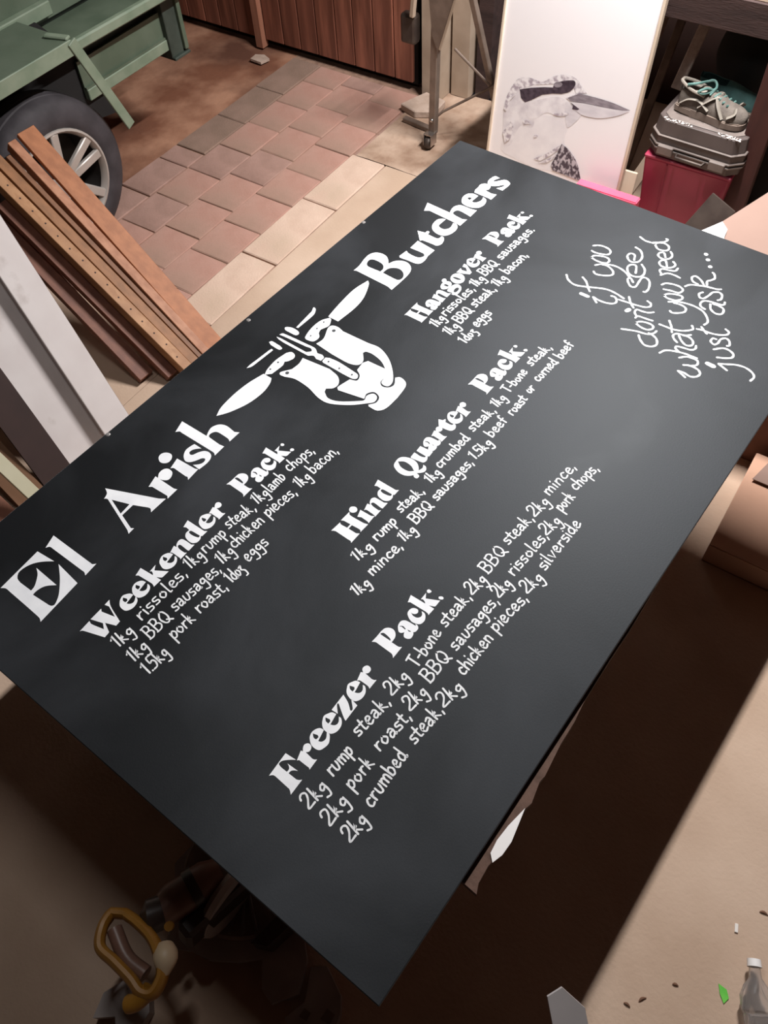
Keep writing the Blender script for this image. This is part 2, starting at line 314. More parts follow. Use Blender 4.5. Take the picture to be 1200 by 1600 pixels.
HEADINGS = (
 '209,845 211,868 ~206,861 ~200,854 ~194,849 ~188,848 ~186,851 185,857 185,869 ~191,869 ~195,865 197,860 198,884 ~195,878 ~191,874 185,873 185,891 ~187,896 191,900 159,901 ~163,896 1'
 '65,892 167,858 ~166,853 161,848||229,864 230,868 ~235,864 ~241,862 ~247,866 ~247,873 ~242,877 ~236,877 232,873 230,890 ~231,894 234,898 212,899 ~214,896 214,891 214,876 ~214,873 21'
 '1,870||~253,865 ~259,860 ~268,858 ~277,861 ~282,866 283,873 261,878 ~263,883 ~268,886 ~274,886 283,880 ~283,886 ~278,891 ~269,896 ~259,895 ~250,891 ~247,883 ~248,873/266,861 269,87'
 '0 267,874 261,873 ~261,867||~289,864 ~296,859 ~304,856 ~313,860 ~318,864 320,872 298,876 ~300,881 ~304,885 ~311,885 319,879 ~319,884 ~314,890 ~306,894 ~295,894 ~286,889 ~283,881 ~2'
 '84,871/303,860 305,869 303,872 297,872 ~298,865||357,859 ~351,874 ~345,883 ~341,888 ~342,891 ~346,890 ~350,886 359,876 356,893 320,894 322,889 ~328,879 ~335,868 ~338,863 ~337,861 ~'
 '333,863 322,874 321,860||~364,861 ~371,856 ~379,853 ~388,857 ~393,861 395,869 373,873 ~375,878 ~379,882 ~386,882 394,876 ~394,881 ~389,887 ~381,891 ~370,891 ~361,886 ~358,878 ~360,'
 '868/378,857 381,866 378,869 372,869 ~373,862||412,857 414,861 ~418,856 ~424,855 ~430,859 ~430,866 ~426,870 ~419,870 415,866 413,882 ~414,887 417,891 395,891 ~397,888 398,883 398,86'
 '8 ~397,865 394,862||474,835 489,836 503,836 ~512,838 ~518,844 ~520,853 ~516,861 ~508,866 496,867 496,881 ~497,885 500,889 471,889 ~475,885 477,881 478,850 ~478,842/~497,839 ~500,83'
 '9 ~503,843 ~502,854 ~500,861 497,863||~526,860 ~533,855 ~543,854 ~549,859 ~551,866 552,884 555,881 ~555,886 ~550,891 ~542,891 538,888 ~534,891 ~525,892 ~520,887 ~519,880 ~523,876 5'
 '28,874 ~523,870 ~522,865/532,860 ~534,859 ~537,864 ~536,869 ~535,872 533,871 ~534,866 ~534,861/536,875 537,882 536,884 534,880||~561,858 ~568,853 ~578,854 ~583,860 ~583,867 ~577,87'
 '0 ~572,867 ~570,862 571,858 ~567,866 ~568,875 ~574,880 ~580,879 585,874 ~585,881 ~580,887 ~571,891 ~561,889 ~556,881 ~555,870||602,835 603,870 606,867 ~608,861 606,857 624,857 613,'
 '864 626,890 614,890 ~609,889 604,878 604,891 586,890 ~588,887 589,881 588,844 585,840||~633,864 ~630,864 ~627,862 ~626,859 ~628,856 ~631,855 ~634,857 ~634,861|~635,892 ~632,893 ~62'
 '9,890 ~628,887 ~629,884 ~632,883 ~635,886 ~636,889||149,352 176,350 ~174,359 181,388 189,376 180,349 209,348 205,354 213,385 222,357 219,347 233,346 ~226,356 221,369 212,401 201,40'
 '2 192,379 183,401 181,402 170,403 156,362 ~153,355||~240,369 ~246,364 ~255,361 ~263,365 ~268,370 270,377 248,381 ~250,386 ~255,390 ~261,390 270,384 ~269,389 ~265,395 ~256,399 ~246,'
 '399 ~237,394 ~234,387 ~235,376/253,365 256,374 253,378 248,377 ~248,370||~276,367 ~282,362 ~291,360 ~299,363 ~304,368 306,376 284,380 ~286,385 ~291,389 ~297,389 305,382 ~305,388 ~3'
 '01,394 ~292,398 ~282,398 ~273,393 ~270,385 ~271,375/289,364 292,373 289,376 284,376 ~284,369||323,342 326,376 329,373 ~331,367 328,364 347,362 336,370 352,396 338,396 ~333,395 327,'
 '385 328,398 308,398 ~310,394 311,388 308,352 304,347||~356,364 ~363,359 ~371,357 ~380,360 ~385,365 387,373 365,377 ~367,382 ~371,386 ~378,386 386,379 ~386,385 ~381,391 ~373,395 ~36'
 '3,395 ~354,390 ~350,382 ~352,372/370,360 373,369 370,373 365,372 ~365,366||403,359 404,366 ~409,361 ~418,358 ~425,361 ~427,371 427,387 431,393 413,394 412,390 ~413,373 ~412,367 ~40'
 '7,367 ~404,375 404,390 407,394 387,395 ~389,392 389,386 389,371 ~388,367 386,365||467,336 468,385 472,391 456,391 455,388 ~448,393 ~438,393 ~431,386 ~430,376 ~433,364 ~441,357 451,'
 '357 452,347 449,341/~447,360 ~452,362 454,386 ~449,387 ~446,378 ~445,367||~477,360 ~484,355 ~492,352 ~501,356 ~506,361 508,368 486,372 ~487,377 ~492,381 ~499,381 507,375 ~507,380 ~'
 '502,386 ~494,390 ~483,390 ~474,385 ~471,378 ~473,367/490,356 493,365 491,369 485,368 ~486,361||524,356 526,360 ~531,356 ~537,354 ~542,358 ~542,365 ~538,369 ~532,369 527,365 525,382'
 ' ~526,386 529,390 508,390 ~510,387 510,382 510,367 ~510,365 507,361||587,337 602,339 617,339 ~625,340 ~632,347 ~634,356 ~630,364 ~621,369 609,370 609,384 ~610,388 613,392 584,392 ~'
 '588,388 590,383 591,352 ~591,344/~610,342 ~613,341 ~616,346 ~615,357 ~613,364 610,365||~640,363 ~647,358 ~657,357 ~664,362 ~665,369 666,387 670,384 ~669,389 ~664,394 ~656,394 652,3'
 '91 ~648,394 ~638,395 ~633,390 ~633,383 ~637,379 641,377 ~636,373 ~635,368/646,363 ~648,362 ~651,367 ~650,372 ~648,375 647,374 ~648,369 ~647,364/650,378 651,385 649,387 648,383||~67'
 '5,361 ~683,357 ~692,357 ~698,363 ~698,370 ~692,373 ~686,370 ~684,366 686,361 ~681,369 ~683,378 ~688,383 ~695,382 700,378 ~700,385 ~695,390 ~685,395 ~675,392 ~670,384 ~669,373||718,'
 '338 718,373 722,370 ~724,365 722,361 740,360 728,368 742,394 729,394 ~725,392 720,382 719,395 701,394 ~703,390 703,384 703,348 700,343||~749,367 ~746,368 ~743,366 ~742,362 ~744,360'
 ' ~747,359 ~749,361 ~750,364|~750,396 ~747,396 ~744,394 ~743,390 ~745,388 ~748,387 ~751,389 ~752,393||628,606 656,608 ~653,613 654,629 665,629 664,612 661,606 689,607 ~683,614 684,6'
 '50 687,660 662,659 ~666,654 665,633 654,633 654,653 658,660 629,660 ~632,656 632,649 633,615 ~631,610||707,623 708,652 712,658 690,659 ~692,654 693,637 689,629|~704,617 ~698,619 ~6'
 '92,615 ~690,609 ~693,603 ~700,601 ~705,605 ~707,611||729,625 730,632 ~735,627 ~744,624 ~751,628 ~752,637 752,653 756,660 738,660 737,656 ~739,639 ~738,633 ~733,632 ~730,641 729,656'
 ' 732,660 711,660 ~713,657 714,651 715,636 ~714,632 711,630||794,604 794,653 798,659 782,659 780,656 ~773,660 ~763,659 ~757,652 ~756,643 ~759,631 ~768,624 778,624 779,614 776,608/~7'
 '74,627 ~779,629 780,653 ~775,654 ~772,646 ~771,634||~845,610 ~858,605 ~872,606 ~881,616 ~885,632 ~882,647 ~874,657 867,662 ~876,665 ~881,664 886,661 ~885,669 ~877,675 ~868,673 858,'
 '663 ~857,669 ~854,673 ~847,672 ~846,665 850,661 ~842,653 ~837,642 ~837,627/861,609 ~869,622 ~868,640 860,655 ~852,644 ~852,624||888,625 903,624 903,630 ~902,642 ~905,651 ~909,651 9'
 '10,625 926,624 929,657 913,658 912,655 ~901,660 ~892,658 ~889,649 886,627||~935,626 ~943,621 ~953,620 ~959,625 ~961,632 962,650 965,647 ~965,652 ~959,657 ~952,657 948,654 ~944,657 '
 '~934,657 ~929,653 ~928,646 ~932,642 937,640 ~932,636 ~931,631/941,625 ~944,625 ~947,630 ~946,635 ~944,638 942,637 ~944,632 ~943,627/946,641 946,648 945,650 944,646||982,623 984,627'
 ' ~988,623 ~994,622 ~999,626 ~999,633 ~994,637 ~988,636 984,632 981,648 ~982,653 985,657 964,656 ~966,653 967,648 968,633 ~968,631 965,627||1016,611 1019,621 1026,624 1021,628 1018,'
 '628 ~1018,642 ~1020,647 1025,648 ~1024,654 ~1015,659 ~1005,656 ~1001,647 999,624||~1031,626 ~1038,621 ~1046,619 ~1054,623 ~1058,629 1060,636 1038,639 ~1040,644 ~1044,648 ~1050,649 '
 '1059,643 ~1058,648 ~1053,654 ~1045,658 ~1035,657 ~1027,651 ~1024,643 ~1026,633/1044,623 1046,632 1044,636 1038,635 ~1039,628||1076,625 1078,629 ~1082,625 ~1088,624 ~1093,628 ~1093,'
 '635 ~1088,639 ~1083,639 1078,634 1075,651 ~1076,655 1079,659 1058,659 ~1060,656 1061,651 1062,636 ~1062,633 1059,630||1147,605 1163,606 1179,606 ~1188,607 ~1196,614 ~1198,623 ~1193'
 ',631 ~1184,636 1171,637 1171,651 ~1173,655 1177,659 1145,659 ~1150,656 1151,651 1152,620 ~1152,612/~1172,609 ~1176,609 ~1178,613 ~1178,624 ~1176,631 1173,633||~1205,630 ~1213,625 ~'
 '1223,624 ~1231,628 ~1232,636 1234,653 1237,650 ~1237,655 ~1231,660 ~1223,661 1219,657 ~1215,660 ~1204,661 ~1199,657 ~1198,650 ~1202,646 1207,644 ~1202,640 ~1201,635/1211,629 ~1214,'
 '629 ~1217,633 ~1217,639 ~1215,641 1213,640 ~1214,636 ~1213,631/1216,645 1217,652 1216,654 1214,650||~1244,627 ~1252,623 ~1262,623 ~1268,629 ~1269,636 ~1262,639 ~1256,636 ~1254,632 '
 '1256,627 ~1251,635 ~1253,644 ~1258,649 ~1265,648 1270,643 ~1271,650 ~1265,656 ~1255,660 ~1245,658 ~1239,650 ~1238,639||1290,604 1292,639 1295,635 ~1297,630 1295,626 1314,625 1302,6'
 '33 1317,659 1304,659 ~1299,657 1293,647 1293,660 1273,659 ~1275,656 1276,650 1275,613 1271,609||~1325,632 ~1321,633 ~1318,631 ~1318,627 ~1319,624 ~1322,624 ~1325,626 ~1326,629|~132'
 '7,660 ~1324,661 ~1321,659 ~1320,655 ~1321,652 ~1325,652 ~1328,654 ~1329,657||1256,334 1283,334 ~1279,340 1280,356 1291,356 1289,339 1287,333 1314,333 ~1308,340 1309,377 1312,386 12'
 '89,386 ~1292,381 1291,360 1280,360 1281,380 1285,387 1258,387 ~1260,383 1260,377 1260,342 ~1259,337||~1320,356 ~1327,351 ~1337,350 ~1344,355 ~1346,362 1348,379 1351,377 ~1351,381 ~'
 '1345,386 ~1338,387 1334,384 ~1330,387 ~1320,388 ~1315,384 ~1314,377 ~1318,373 1323,371 ~1317,367 ~1316,362/1326,356 ~1328,356 ~1332,360 ~1331,365 ~1329,368 1328,367 ~1329,362 ~1328'
 ',358/1331,371 1332,378 1331,380 1329,376||1366,350 1367,357 ~1372,352 ~1381,349 ~1387,353 ~1389,362 1389,378 1393,385 1375,385 1375,381 ~1376,364 ~1375,358 ~1370,358 ~1367,366 1367'
 ',381 1370,385 1350,386 ~1352,382 1352,377 1353,361 ~1352,358 1350,355||~1400,347 ~1414,343 ~1425,347 ~1430,357 ~1424,366 ~1411,369 ~1399,364 ~1394,356/~1410,350 ~1416,353 ~1415,363'
 ' ~1410,362 ~1409,356|~1421,336 ~1429,335 ~1433,340 ~1428,347 ~1420,347 ~1418,342|~1398,370 ~1412,370 ~1424,371 ~1433,379 ~1430,392 ~1417,400 ~1401,401 ~1392,395 1392,387 1397,389 ~'
 '1396,381 ~1395,375/~1404,386 ~1415,383 ~1423,387 ~1419,393 ~1407,394 ~1402,391||~1440,351 ~1456,346 ~1468,352 ~1473,366 ~1465,380 ~1450,386 ~1436,379 ~1433,365/~1450,352 ~1455,362 '
 '~1454,378 ~1448,369 ~1447,358||1471,349 1492,349 1487,356 1490,371 1501,360 1500,349 1512,346 1513,354 1494,383 1485,383 1479,371||~1518,351 ~1525,346 ~1533,343 ~1541,347 ~1546,352'
 ' 1547,360 1526,363 ~1528,369 ~1532,372 ~1538,372 1547,366 ~1546,372 ~1542,377 ~1534,381 ~1524,381 ~1515,376 ~1512,368 ~1514,358/1531,347 1534,356 1531,360 1526,359 ~1527,353||1564,'
 '348 1565,352 ~1569,347 ~1575,346 ~1581,350 ~1580,357 ~1576,361 ~1570,361 1566,357 1564,373 ~1565,378 1567,382 1547,382 ~1549,379 1550,374 1550,359 ~1550,356 1547,353||1628,327 1644'
 ',329 1659,329 ~1668,331 ~1675,338 ~1677,346 ~1672,354 ~1663,359 1651,360 1650,374 ~1651,378 1655,382 1624,381 ~1629,378 1631,373 1633,342 ~1633,334/~1652,332 ~1656,332 ~1658,336 ~1'
 '658,347 ~1656,354 1652,356||~1683,353 ~1690,349 ~1701,348 ~1707,353 ~1709,360 1710,378 1713,375 ~1713,380 ~1707,385 ~1699,385 1695,382 ~1691,385 ~1681,385 ~1676,381 ~1675,374 ~1679'
 ',370 1684,368 ~1679,364 ~1678,358/1689,353 ~1691,353 ~1694,358 ~1693,363 ~1691,365 1690,364 ~1691,360 ~1691,355/1693,369 1694,376 1692,378 1691,374||~1719,352 ~1728,348 ~1737,349 ~'
 '1743,355 ~1743,362 ~1737,365 ~1731,362 ~1729,357 1731,353 ~1726,360 ~1727,369 ~1732,375 ~1739,374 1744,370 ~1744,376 ~1739,382 ~1729,386 ~1719,383 ~1713,375 ~1713,364||1764,330 176'
 '4,365 1767,362 ~1769,357 1767,353 1786,353 1774,360 1788,386 1775,386 ~1770,384 1765,374 1764,387 1745,386 ~1747,382 1748,376 1748,340 1745,335||~1795,360 ~1792,360 ~1789,358 ~1788'
 ',355 ~1790,352 ~1793,351 ~1796,354 ~1797,357|~1797,388 ~1793,389 ~1790,387 ~1789,383 ~1791,380 ~1794,380 ~1797,382 ~1798,386'
)
HAND = (
 '3.4s:172,419 179,411 176,442|3.4s:188,413 184,444|3.4s:185,434 194,425 192,432 187,435 195,444|3.4:212,432 208,427 202,433 205,439 212,435|3.4:213,428 211,445 207,456 200,453||3.4s'
 ':242,419 241,435|3.4:242,426 247,420 252,419|3.4s:258,419 258,435|3.4s:259,411 259,410|3.4:277,419 268,419 267,425 275,428 274,434 264,435|3.4:294,418 285,418 284,424 292,427 291,4'
 '33 282,433|3.4:307,418 300,426 305,435 313,427 307,418|3.4:322,404 320,433 324,435|3.4:331,426 341,423 340,418 334,417 330,426 334,434 344,431|3.4:360,417 351,417 350,423 359,426 3'
 '58,433 348,433|3.4s:368,432 365,439||3.4s:385,406 392,398 387,429|3.4s:400,399 396,430|3.4s:397,420 405,411 403,418 398,421 406,431|3.4:422,420 418,416 413,421 415,428 422,424|3.4:'
 '423,416 421,433 417,444 410,442||3.4s:433,412 431,428|3.4:432,418 436,412 440,413|3.4:445,413 444,427 449,429 454,421 455,414|3.4s:460,414 459,430|3.4:460,419 464,413 467,418 466,4'
 '29|3.4:467,420 472,414 475,419 474,430|3.4s:481,415 479,444|3.4:481,420 487,414 490,422 486,430 480,429||3.4:516,410 510,409 508,414 513,419 511,425 504,424|3.4:526,402 520,425 524'
 ',428|3.4s:520,411 528,412|3.4:531,421 539,419 539,414 535,413 530,421 531,429 539,428|3.4:546,417 552,415 553,421 551,433 554,432|3.4:553,423 547,423 543,427 545,432 552,429|3.4s:5'
 '64,404 558,434|3.4s:560,425 569,417 566,423 561,426 567,436|3.4s:575,436 571,443||3.4s:591,408 598,401 591,431|3.4s:605,402 599,432|3.4s:601,423 609,414 607,421 602,424 608,434|3.4'
 ':624,424 621,419 615,424 616,431 623,427|3.4:624,420 621,437 617,447 610,444||3.4:632,402 630,431 633,433|3.4:638,418 643,416 645,422 644,433 647,432|3.4:645,424 639,424 637,429 63'
 '9,434 645,430|3.4s:652,418 651,434|3.4:652,423 656,417 658,422 657,433|3.4:658,423 662,417 665,422 664,434|3.4s:672,403 670,434|3.4:670,421 676,417 679,424 675,433 670,433||3.4:709'
 ',415 705,412 699,420 701,429 708,428|3.4s:718,401 712,431|3.4:714,421 720,416 723,420 721,432|3.4:735,417 728,424 731,434 738,427 735,417|3.4s:745,419 740,448|3.4:744,424 751,418 7'
 '54,426 748,434 743,433|3.4:768,422 761,421 760,426 766,430 764,437 757,436|3.4s:772,436 769,443||3.4s:170,467 176,459 172,490|3.4s:184,460 180,490|3.4s:182,481 190,472 188,478 183,'
 '482 190,491|3.4:206,480 203,475 197,481 199,487 206,483|3.4:207,476 205,493 201,504 194,501||3.4s:225,449 223,480|3.4:223,449 233,449 236,456 232,463 224,463|3.4:224,463 234,465 23'
 '7,472 231,480 221,480|3.4s:245,449 243,480|3.4:243,450 253,449 256,456 252,463 244,464|3.4:244,464 254,465 257,473 251,480 241,480|3.4:272,450 263,463 265,478 272,481 278,469 277,4'
 '55 272,450|3.4s:271,474 280,484||3.4:306,461 299,460 298,466 304,469 303,476 295,475|3.4:311,462 318,459 320,465 318,477 321,476|3.4:320,467 313,468 310,472 312,477 319,473|3.4:328'
 ',462 326,475 332,478 337,469 338,462|3.4:351,464 344,464 343,469 349,473 348,479 341,479|3.4:357,465 363,463 365,468 364,480 366,479|3.4:365,471 358,471 355,476 357,480 364,476|3.4'
 ':382,469 378,464 372,470 374,476 381,473|3.4:382,465 381,482 377,493 369,490|3.4:389,474 397,472 396,466 392,465 388,474 390,482 398,480|3.4:412,468 405,468 404,474 410,477 409,484'
 ' 402,483|3.4s:417,482 414,489||3.4s:433,452 440,444 434,475|3.4s:448,445 442,476|3.4s:444,466 452,457 450,464 445,467 452,477|3.4:468,466 465,461 459,467 461,473 467,470|3.4:468,46'
 '2 466,479 462,490 455,487||3.4:486,455 481,453 476,461 479,469 485,468|3.4s:492,440 489,471|3.4:490,461 496,455 499,459 498,472|3.4s:505,456 504,471|3.4s:506,447 506,446|3.4:519,45'
 '8 515,455 510,464 512,472 518,470|3.4s:526,441 523,472|3.4s:524,463 531,453 530,460 525,464 532,473|3.4:540,466 547,463 546,457 542,457 538,466 541,474 548,471|3.4s:554,458 552,474'
 '|3.4:553,464 559,458 562,462 561,475||3.4s:580,458 576,487|3.4:580,463 587,457 590,465 584,473 579,472|3.4s:596,460 594,475|3.4s:598,451 598,450|3.4:602,468 610,466 609,460 605,459'
 ' 600,468 602,476 611,474|3.4:626,464 622,461 616,469 618,478 625,476|3.4:631,472 639,470 639,464 634,464 630,472 632,480 640,478|3.4:655,466 648,465 646,470 652,474 651,481 644,480'
 '|3.4s:659,481 656,488||3.4s:679,455 686,448 680,478|3.4s:693,449 687,479|3.4s:689,470 697,461 695,468 690,471 697,481|3.4:712,470 709,466 704,471 705,478 712,474|3.4:713,466 710,48'
 '3 706,494 700,491||3.4s:728,446 725,477|3.4:726,464 732,460 736,468 731,477 725,476|3.4:742,464 748,462 751,467 749,479 752,478|3.4:750,469 744,470 740,475 743,479 750,475|3.4:767,'
 '465 763,462 757,471 760,479 766,478|3.4:778,465 771,472 774,482 782,474 778,465|3.4s:788,466 786,482|3.4:788,471 794,465 797,470 796,482|3.4s:803,481 800,488||3.4s:168,509 174,501 '
 '171,532|3.4s:178,533 178,532|3.4:196,503 187,503 185,517 191,515 194,522 190,532 182,533|3.4s:200,502 198,534|3.4s:199,524 206,515 204,521 200,525 207,534|3.4:221,522 218,517 213,5'
 '23 215,530 221,526|3.4:221,518 220,535 217,546 210,544||3.4s:252,502 249,532|3.4:252,508 258,502 262,509 257,518 251,517|3.4:272,503 266,510 270,520 277,512 272,503|3.4s:283,505 28'
 '1,521|3.4:282,512 286,506 291,506|3.4s:297,490 294,521|3.4s:295,512 303,502 301,509 296,513 304,522||3.4s:324,502 322,519|3.4:323,509 328,504 332,504|3.4:342,503 335,510 339,520 34'
 '6,512 342,503|3.4:353,506 359,504 361,510 360,521 362,520|3.4:361,512 354,512 350,517 353,521 360,518|3.4:377,508 370,507 369,513 375,517 374,523 366,522|3.4:387,498 383,521 388,52'
 '4|3.4s:381,507 390,507|3.4s:394,522 392,530||3.4s:411,499 416,491 413,522|3.4:429,492 426,523 428,522|3.4:427,510 424,506 419,515 421,523 426,520|3.4:436,506 431,514 433,524 439,51'
 '6 436,506|3.4:443,509 449,508 444,516 448,523 446,534 441,535||3.4:470,508 478,505 478,499 473,499 469,508 471,516 479,513|3.4:495,505 491,500 485,506 487,512 494,508|3.4:495,501 4'
 '94,518 490,528 482,526|3.4:511,506 507,501 501,507 504,514 511,510|3.4:512,502 510,519 506,530 498,528|3.4:527,504 520,503 518,509 525,512 524,519 516,518||4.2s:1269,406 1275,399 1'
 '271,429|4.2s:1283,399 1280,429|4.2s:1281,420 1289,411 1287,418 1282,421 1289,430|4.2:1305,418 1302,414 1296,420 1298,426 1305,422|4.2:1306,415 1304,431 1300,441 1293,439||4.2s:1318'
 ',409 1316,424|4.2:1317,415 1322,410 1328,410|4.2s:1334,411 1332,426|4.2s:1334,402 1335,402|4.2:1352,410 1343,410 1341,415 1349,418 1348,424 1339,424|4.2:1368,411 1359,410 1358,416 '
 '1366,419 1365,425 1356,425|4.2:1381,410 1374,417 1378,426 1387,419 1381,410|4.2:1396,398 1393,426 1397,428|4.2:1404,421 1414,418 1413,413 1408,412 1403,421 1406,428 1416,426|4.2:14'
 '33,413 1424,413 1423,418 1431,422 1430,428 1421,427|4.2s:1440,427 1437,434||4.2s:1455,403 1462,396 1457,426|4.2s:1470,397 1465,427|4.2s:1466,418 1475,409 1473,416 1468,419 1475,428'
 '|4.2:1491,418 1488,413 1482,418 1484,425 1491,421|4.2:1492,414 1490,430 1486,440 1478,438||4.2s:1508,391 1505,420|4.2:1507,391 1517,391 1520,398 1515,404 1507,405|4.2:1507,405 1517'
 ',406 1520,414 1514,421 1503,420|4.2s:1529,393 1526,423|4.2:1527,394 1538,394 1541,400 1536,406 1528,407|4.2:1528,407 1538,408 1541,416 1534,423 1524,423|4.2:1557,394 1548,405 1549,'
 '420 1556,423 1563,412 1563,398 1557,394|4.2s:1555,416 1564,426||4.2:1598,405 1589,405 1587,410 1596,414 1594,420 1585,419|4.2:1605,406 1613,404 1616,409 1614,420 1618,419|4.2:1616,'
 '411 1607,412 1603,416 1606,421 1615,417|4.2:1626,406 1625,419 1632,421 1638,413 1638,406|4.2:1656,407 1647,406 1646,412 1654,415 1653,421 1643,421|4.2:1663,408 1671,406 1674,411 16'
 '73,422 1677,422|4.2:1674,413 1665,414 1661,418 1665,423 1674,419|4.2:1696,413 1691,408 1683,414 1687,420 1696,416|4.2:1696,409 1695,425 1691,436 1681,434|4.2:1705,418 1715,416 1714'
 ',410 1709,410 1704,418 1707,426 1717,423|4.2:1735,411 1726,410 1725,416 1733,419 1732,425 1722,425|4.2s:1740,427 1741,426||4.2s:1264,450 1272,443 1266,473|4.2s:1280,445 1274,474|4.'
 '2s:1276,465 1285,457 1282,463 1277,466 1284,476|4.2:1302,465 1298,460 1292,466 1294,472 1301,469|4.2:1302,461 1300,478 1295,488 1288,485||4.2s:1316,441 1314,471|4.2:1315,442 1325,4'
 '41 1328,448 1324,454 1316,455|4.2:1316,455 1326,456 1329,464 1323,471 1313,471|4.2s:1336,442 1334,472|4.2:1335,442 1344,442 1348,449 1343,455 1336,456|4.2:1336,456 1345,457 1348,46'
 '4 1342,472 1333,472|4.2:1363,441 1355,453 1356,468 1363,470 1369,459 1368,446 1363,441|4.2s:1362,464 1371,474||4.2:1398,454 1390,453 1389,458 1396,462 1394,468 1386,468|4.2:1408,44'
 '6 1405,468 1410,470|4.2s:1402,454 1412,454|4.2:1417,464 1426,462 1426,456 1421,456 1416,464 1419,472 1428,470|4.2:1434,457 1441,456 1444,461 1442,472 1446,471|4.2:1443,463 1436,464'
 ' 1432,468 1435,472 1443,469|4.2s:1455,445 1451,474|4.2s:1452,465 1461,456 1459,463 1453,466 1463,475|4.2s:1471,473 1468,480||4.2s:1488,450 1496,443 1490,472|4.2s:1504,445 1499,474|'
 '4.2s:1500,465 1509,457 1507,463 1502,466 1509,476|4.2:1527,464 1523,460 1517,465 1519,471 1526,468|4.2:1527,461 1525,477 1520,487 1513,484||4.2s:1547,436 1544,466|4.2:1545,454 1552'
 ',450 1556,458 1551,466 1544,466|4.2:1564,452 1571,450 1574,456 1573,467 1576,466|4.2:1574,458 1566,459 1562,463 1565,468 1573,464|4.2:1594,455 1588,453 1582,461 1585,468 1593,467|4'
 '.2:1606,454 1598,461 1603,470 1611,462 1606,454|4.2s:1618,454 1617,470|4.2:1618,460 1624,454 1629,459 1628,470|4.2s:1636,468 1633,475||4.2s:1261,499 1267,492 1264,522|4.2:1284,493 '
 '1281,523 1284,521|4.2:1282,510 1278,506 1272,514 1275,522 1281,519|4.2:1294,506 1288,513 1291,522 1297,515 1294,506|4.2:1303,508 1311,508 1304,515 1310,522 1307,532 1301,533||4.2:1'
 '329,506 1338,504 1337,498 1332,498 1328,506 1330,514 1339,511|4.2:1356,502 1351,497 1345,503 1348,509 1355,505|4.2:1356,498 1355,514 1351,525 1342,522|4.2:1374,503 1369,498 1363,50'
 '4 1366,510 1373,506|4.2:1374,499 1373,515 1369,526 1360,523|4.2:1391,501 1383,500 1382,506 1388,509 1387,515 1379,515||3.9s:605,679 613,674 606,699|3.9s:623,676 616,701|3.9s:618,69'
 '3 628,687 625,692 619,694 627,703|3.9:647,696 643,692 636,696 638,702 646,699|3.9:648,693 645,707 639,716 631,712||3.9s:668,688 666,702|3.9:667,694 671,689 676,689|3.9:680,690 679,'
 '701 685,703 690,696 690,691|3.9s:696,691 694,705|3.9:696,696 701,691 703,696 702,705|3.9:703,697 709,692 712,696 710,706|3.9s:719,693 715,717|3.9:718,697 725,692 728,699 723,706 71'
 '7,705||3.9:764,686 757,686 756,690 762,694 760,699 753,698|3.9:773,678 769,698 774,701|3.9s:767,686 776,686|3.9:780,695 787,694 787,689 783,688 779,695 780,702 788,701|3.9:794,692 '
 '800,690 802,696 800,705 803,705|3.9:802,697 795,697 792,701 794,705 801,702|3.9s:812,681 807,707|3.9s:809,699 817,692 815,697 810,700 818,708|3.9s:825,706 822,712||3.9s:857,686 863'
 ',679 858,705|3.9s:870,680 866,706|3.9s:867,698 875,691 873,697 868,699 875,708|3.9:890,699 887,695 881,699 883,705 889,702|3.9:890,695 888,710 884,719 878,716||3.9:912,686 907,684 '
 '902,691 904,698 911,696|3.9s:917,686 916,700|3.9:917,692 921,687 925,687|3.9:930,686 929,698 935,700 939,693 940,687|3.9s:946,687 944,701|3.9:945,692 950,687 953,691 952,700|3.9:95'
 '2,692 958,687 961,691 960,701|3.9s:969,675 966,702|3.9:967,691 973,687 977,694 973,701 966,701|3.9:983,695 991,693 991,688 986,688 982,695 985,702 993,700|3.9:1010,677 1007,704 101'
 '0,702|3.9:1008,692 1003,689 997,696 1001,703 1008,700||3.9:1044,685 1036,684 1035,689 1041,692 1040,698 1032,697|3.9:1053,678 1050,698 1055,700|3.9s:1047,686 1057,686|3.9:1061,694 '
 '1070,692 1070,688 1065,687 1060,694 1062,701 1071,700|3.9:1078,689 1084,688 1087,693 1085,703 1088,702|3.9:1086,695 1079,695 1076,698 1078,702 1085,700|3.9s:1097,679 1093,705|3.9s:'
 '1094,697 1103,690 1101,695 1096,698 1104,706|3.9s:1112,705 1109,711||3.9s:1128,682 1134,676 1129,702|3.9s:1142,677 1136,703|3.9s:1138,695 1146,688 1144,694 1139,696 1146,704|3.9:11'
 '62,696 1158,692 1153,696 1154,702 1161,699|3.9:1162,693 1160,707 1155,716 1149,713||3.9s:1181,675 1195,674|3.9s:1188,674 1187,700|3.9s:1198,691 1204,691|3.9s:1210,674 1209,700|3.9:'
 '1209,689 1215,685 1219,692 1215,699 1209,699|3.9:1229,686 1224,693 1228,701 1234,694 1229,686|3.9s:1240,687 1239,700|3.9:1239,692 1245,686 1248,690 1248,700|3.9:1254,693 1262,690 1'
 '261,686 1257,686 1253,693 1256,700 1263,697||3.9:1299,684 1291,683 1290,688 1296,691 1295,697 1287,696|3.9:1308,675 1305,695 1310,698|3.9s:1302,683 1312,683|3.9:1316,692 1324,690 1'
 '324,686 1320,685 1315,692 1317,699 1326,698|3.9:1332,688 1339,687 1341,692 1339,702 1342,701|3.9:1340,694 1333,694 1330,698 1332,702 1340,699|3.9s:1351,677 1347,703|3.9s:1348,696 1'
 '357,688 1355,694 1350,696 1358,705|3.9s:1366,704 1363,710||3.9s:541,729 548,724 541,749|3.9s:556,727 548,752|3.9s:551,744 560,738 557,743 552,745 558,754|3.9:575,747 572,742 566,74'
